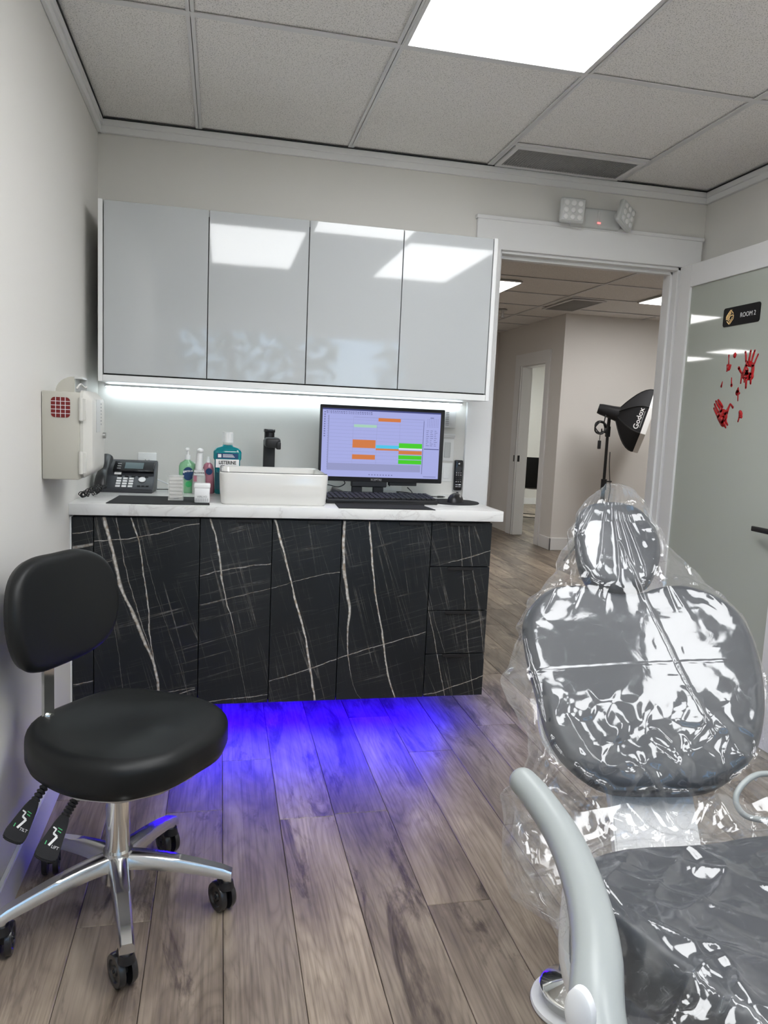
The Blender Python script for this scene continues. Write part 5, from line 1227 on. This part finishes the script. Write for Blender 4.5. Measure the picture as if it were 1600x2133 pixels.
# ------------------------------------------------------------------ softbox on its stand in the hall
r = thing('softbox_light', 'black photo softbox on a tall stand in the hall', 'studio light', (4.055, 3.28, 0))
c0 = Vector((4.115, 3.22, 1.375)); ax_ = Vector((.86, -.46, -.25)).normalized(); upv = (Vector((.05, .0, 1)) - ax_*Vector((.05, .0, 1)).dot(ax_)).normalized(); sd = ax_.cross(upv).normalized()
fc_ = c0 + ax_*.23
def sec(u, n_=8):
    rad = .07 + (.315-.07)*math.sin(u*math.pi/2)**.95; cc = c0 + ax_*(.23*u)
    return [cc + (upv*math.cos(2*math.pi*(k+.5)/n_) + sd*math.sin(2*math.pi*(k+.5)/n_))*rad for k in range(n_)]
t = bmesh.new(); R_ = [[t.verts.new(p) for p in sec(u/7)] for u in range(8)]
for A_, B_ in zip(R_, R_[1:]):
    for k in range(8): t.faces.new((A_[k], A_[(k+1) % 8], B_[(k+1) % 8], B_[k]))
mb = MB(); mb._merge(t); obj('softbox_shell', mb, 'black_fabric', r, 20)
t = bmesh.new(); e0, e1 = sec(1), [p + ax_*.045 for p in sec(1)]; e2 = [fc_ + ax_*.045 + (p - fc_ - ax_*.045)*.86 for p in e1]
RR = [[t.verts.new(p) for p in q_] for q_ in (e0, e1, e2)]
for A_, B_ in zip(RR, RR[1:]):
    for k in range(8): t.faces.new((A_[k], A_[(k+1) % 8], B_[(k+1) % 8], B_[k]))
mb = MB(); mb._merge(t); obj('white_rim', mb, 'label_white', r, 20)
t = bmesh.new(); t.faces.new([t.verts.new(p - ax_*.0) for p in [fc_ + ax_*.02 + (q_-fc_)*.93 for q_ in e0]]); mb = MB(); mb._merge(t); obj('diffuser', mb, 'lamp_lens', r)
t = MB()
for k in range(8): t.tube([sec(u/7)[k] - ax_*.001 for u in range(8)], .005, 6)
obj('ribs', t, 'black_matte', r)
# lettering on the facet that faces the room
best, bd = 0, 9
for k in range(8):
    mid = (sec(.6)[k] + sec(.6)[(k+1) % 8])/2 - (c0 + ax_*.13); dd = mid.normalized().dot(((c0 - CAM).normalized()))
    if dd < bd: bd, best = dd, k
A0, A1, B0, B1 = sec(.66)[best], sec(.66)[(best+1) % 8], sec(.9)[best], sec(.9)[(best+1) % 8]
mid = (A0+A1+B0+B1)/4; along = (A0-A1).normalized(); along = along if along.z > 0 else -along; outw = ((B0+B1)/2-(A0+A1)/2).normalized(); nrm = along.cross(outw).normalized()
Tg = frame(mid, along, -outw); zz = Vector((Tg[0][2], Tg[1][2], Tg[2][2]))
if zz.dot(CAM - mid) < 0: Tg = frame(mid, along, outw)
text('maker_lettering', 'Godox', .068, Tg @ Matrix.Translation((0, .0, .006)), 'label_white', r, .0006, bold=.001)
t = MB(); t.box((-.075, -.036, .0055), (.075, -.033, .007), T=Tg); obj('lettering_rule', t, 'lamp_body', r)
t = MB(); hx = c0 - ax_*.05; t.tube([c0 + ax_*.02, c0 - ax_*.06, c0 - ax_*.16, c0 - ax_*.19], [.075, .062, .052, .045], 20); obj('lamp_housing', t, 'black_plastic', r)
t = MB(); t.tube([c0 - ax_*.08 + Vector((0, 0, -.05)), Vector((4.055, 3.28, 1.22))], .016, 10); t.box((4.035, 3.262, 1.16), (4.075, 3.298, 1.26), .005, 1); t.tube([(4.035, 3.28, 1.20), (3.98, 3.26, 1.21)], .008, 8); t.tube([(3.98, 3.26, 1.235), (3.98, 3.26, 1.185)], .006, 8); obj('tilt_bracket', t, 'black_matte', r)
t = MB(); t.cyl((4.055, 3.28, .66), (4.055, 3.28, 1.20), .014, seg=14); obj('upper_pole', t, 'black_matte', r)
t = MB(); t.cyl((4.055, 3.28, .12), (4.055, 3.28, .72), .019, seg=14); obj('lower_pole', t, 'black_matte', r)
t = MB(); t.cyl((4.055, 3.28, .66), (4.055, 3.28, .76), .027, seg=14); t.tube([(4.055, 3.28, .74), (4.125, 3.26, .74)], .007, 8); obj('clamp', t, 'black_plastic', r)
t = MB(); t.cyl((4.055, 3.28, .14), (4.055, 3.28, .20), .028, seg=14); obj('leg_collar', t, 'black_plastic', r)
for a in (205, 325, 85):
    a = math.radians(a); d = Vector((math.cos(a), math.sin(a), 0)); t = MB(); rr_ = .50 if d.y < .5 else .33
    t.tube([Vector((4.055, 3.28, .42)) + d*.02, Vector((4.055, 3.28, .012)) + d*rr_], .009, 8); t.tube([Vector((4.055, 3.28, .16)) + d*.02, Vector((4.055, 3.28, .2)) + d*rr_*.5], .006, 8); obj('leg', t, 'black_matte', r)
cable('power_cable', 'thin black cable hanging down beside the softbox stand', [(4.078, 3.25, 1.02), (4.082, 3.25, .9), (4.095, 3.25, .78), (4.11, 3.25, .66), (4.09, 3.24, .5), (4.10, 3.22, .3), (4.1, 3.2, .01)], .004, 'black_matte')
pts = []
for i in range(70): a = i/69*6.283*4; rr_ = .055 + .008*math.sin(a*1.7); pts.append((3.945 + rr_*math.cos(a), 3.22 + .01*math.sin(a*2.3), 1.245 + rr_*math.sin(a)))
t = MB(); t.tube(pts + [(3.975, 3.22, 1.28), (4.0, 3.24, 1.37)], .0055, 6); o = obj('coiled_power_cord', t, 'black_matte'); tag(rebase(o, (3.945, 3.22, 1.245)), 'coiled black cord hanging behind the softbox lamp head', 'cord')
r = thing('cord_switch', 'small black block dangling from the coiled softbox cord', 'switch', (3.945, 3.22, 1.07))
t = MB(); t.tube([(3.945, 3.22, 1.19), (3.945, 3.22, 1.12)], .003, 6); obj('wire', t, 'black_matte', r)
t = MB(); t.box((3.931, 3.208, 1.045), (3.959, 3.232, 1.125), .006, 2); obj('switch_body', t, 'black_plastic', r)

# ------------------------------------------------------------------ chair in the room beyond
r = thing('side_chair', 'black shell chair with thin metal legs seen through the narrow hall doorway', 'chair', (4.50, 6.0, 0))
t = bmesh.new(); R_ = []
for q_ in range(15):
    u = q_/14
    if u < .45: yy, zz = -.22 + u/.45*.36, .44 - .03*math.sin(u/.45*math.pi); w_ = .21
    else: s_ = (u-.45)/.55; yy, zz = .14 + .08*math.sin(s_*1.57), .44 + .40*s_ - .04*(1-s_); w_ = .21 - .03*s_**4
    R_.append([(w_*math.sin((k/12-.5)*2*1.3)/math.sin(1.3), yy - (.05*(abs(k/12-.5)*2)**2 if u > .45 else 0), zz + (.05*(abs(k/12-.5)*2)**2 if u <= .45 else 0)) for k in range(13)])
vr = [[t.verts.new(p) for p in q_] for q_ in R_]
for A_, B_ in zip(vr, vr[1:]):
    for k in range(12): t.faces.new((A_[k], A_[k+1], B_[k+1], B_[k]))
bmesh.ops.solidify(t, geom=list(t.faces), thickness=.012)
TC = Matrix.Translation((4.52, 6.0, 0)) @ Matrix.Rotation(math.radians(150), 4, 'Z')
mb = MB(); mb._merge(t); obj('seat_shell', mb, 'black_plastic', r, 60, TC)
for sx_ in (-1, 1):
    for sy_ in (-1, 1): t = MB(); t.tube([(sx_*.12, sy_*.12, .42), (sx_*.22, sy_*.22, 0)], .012, 8); obj('leg', t, 'black_matte', r, T=TC)
t = MB(); t.tube([(-.2, -.2, .06), (.2, -.2, .06)], .006, 8); t.tube([(-.2, .2, .06), (.2, .2, .06)], .006, 8); obj('stretcher', t, 'black_matte', r, T=TC)
r = thing('white_side_table', 'white slim table edge beside the black shell chair', 'table', (4.78, 5.75, 0))
t = MB(); t.box((4.80, 5.5, .66), (5.2, 6.0, .70), .004, 1); obj('tabletop', t, 'white_lacquer', r)
for x, y in ((4.82, 5.52), (5.18, 5.52), (4.82, 5.98), (5.18, 5.98)): t = MB(); t.cyl((x, y, 0), (x, y, .66), .012, seg=12); obj('leg', t, 'white_lacquer', r)
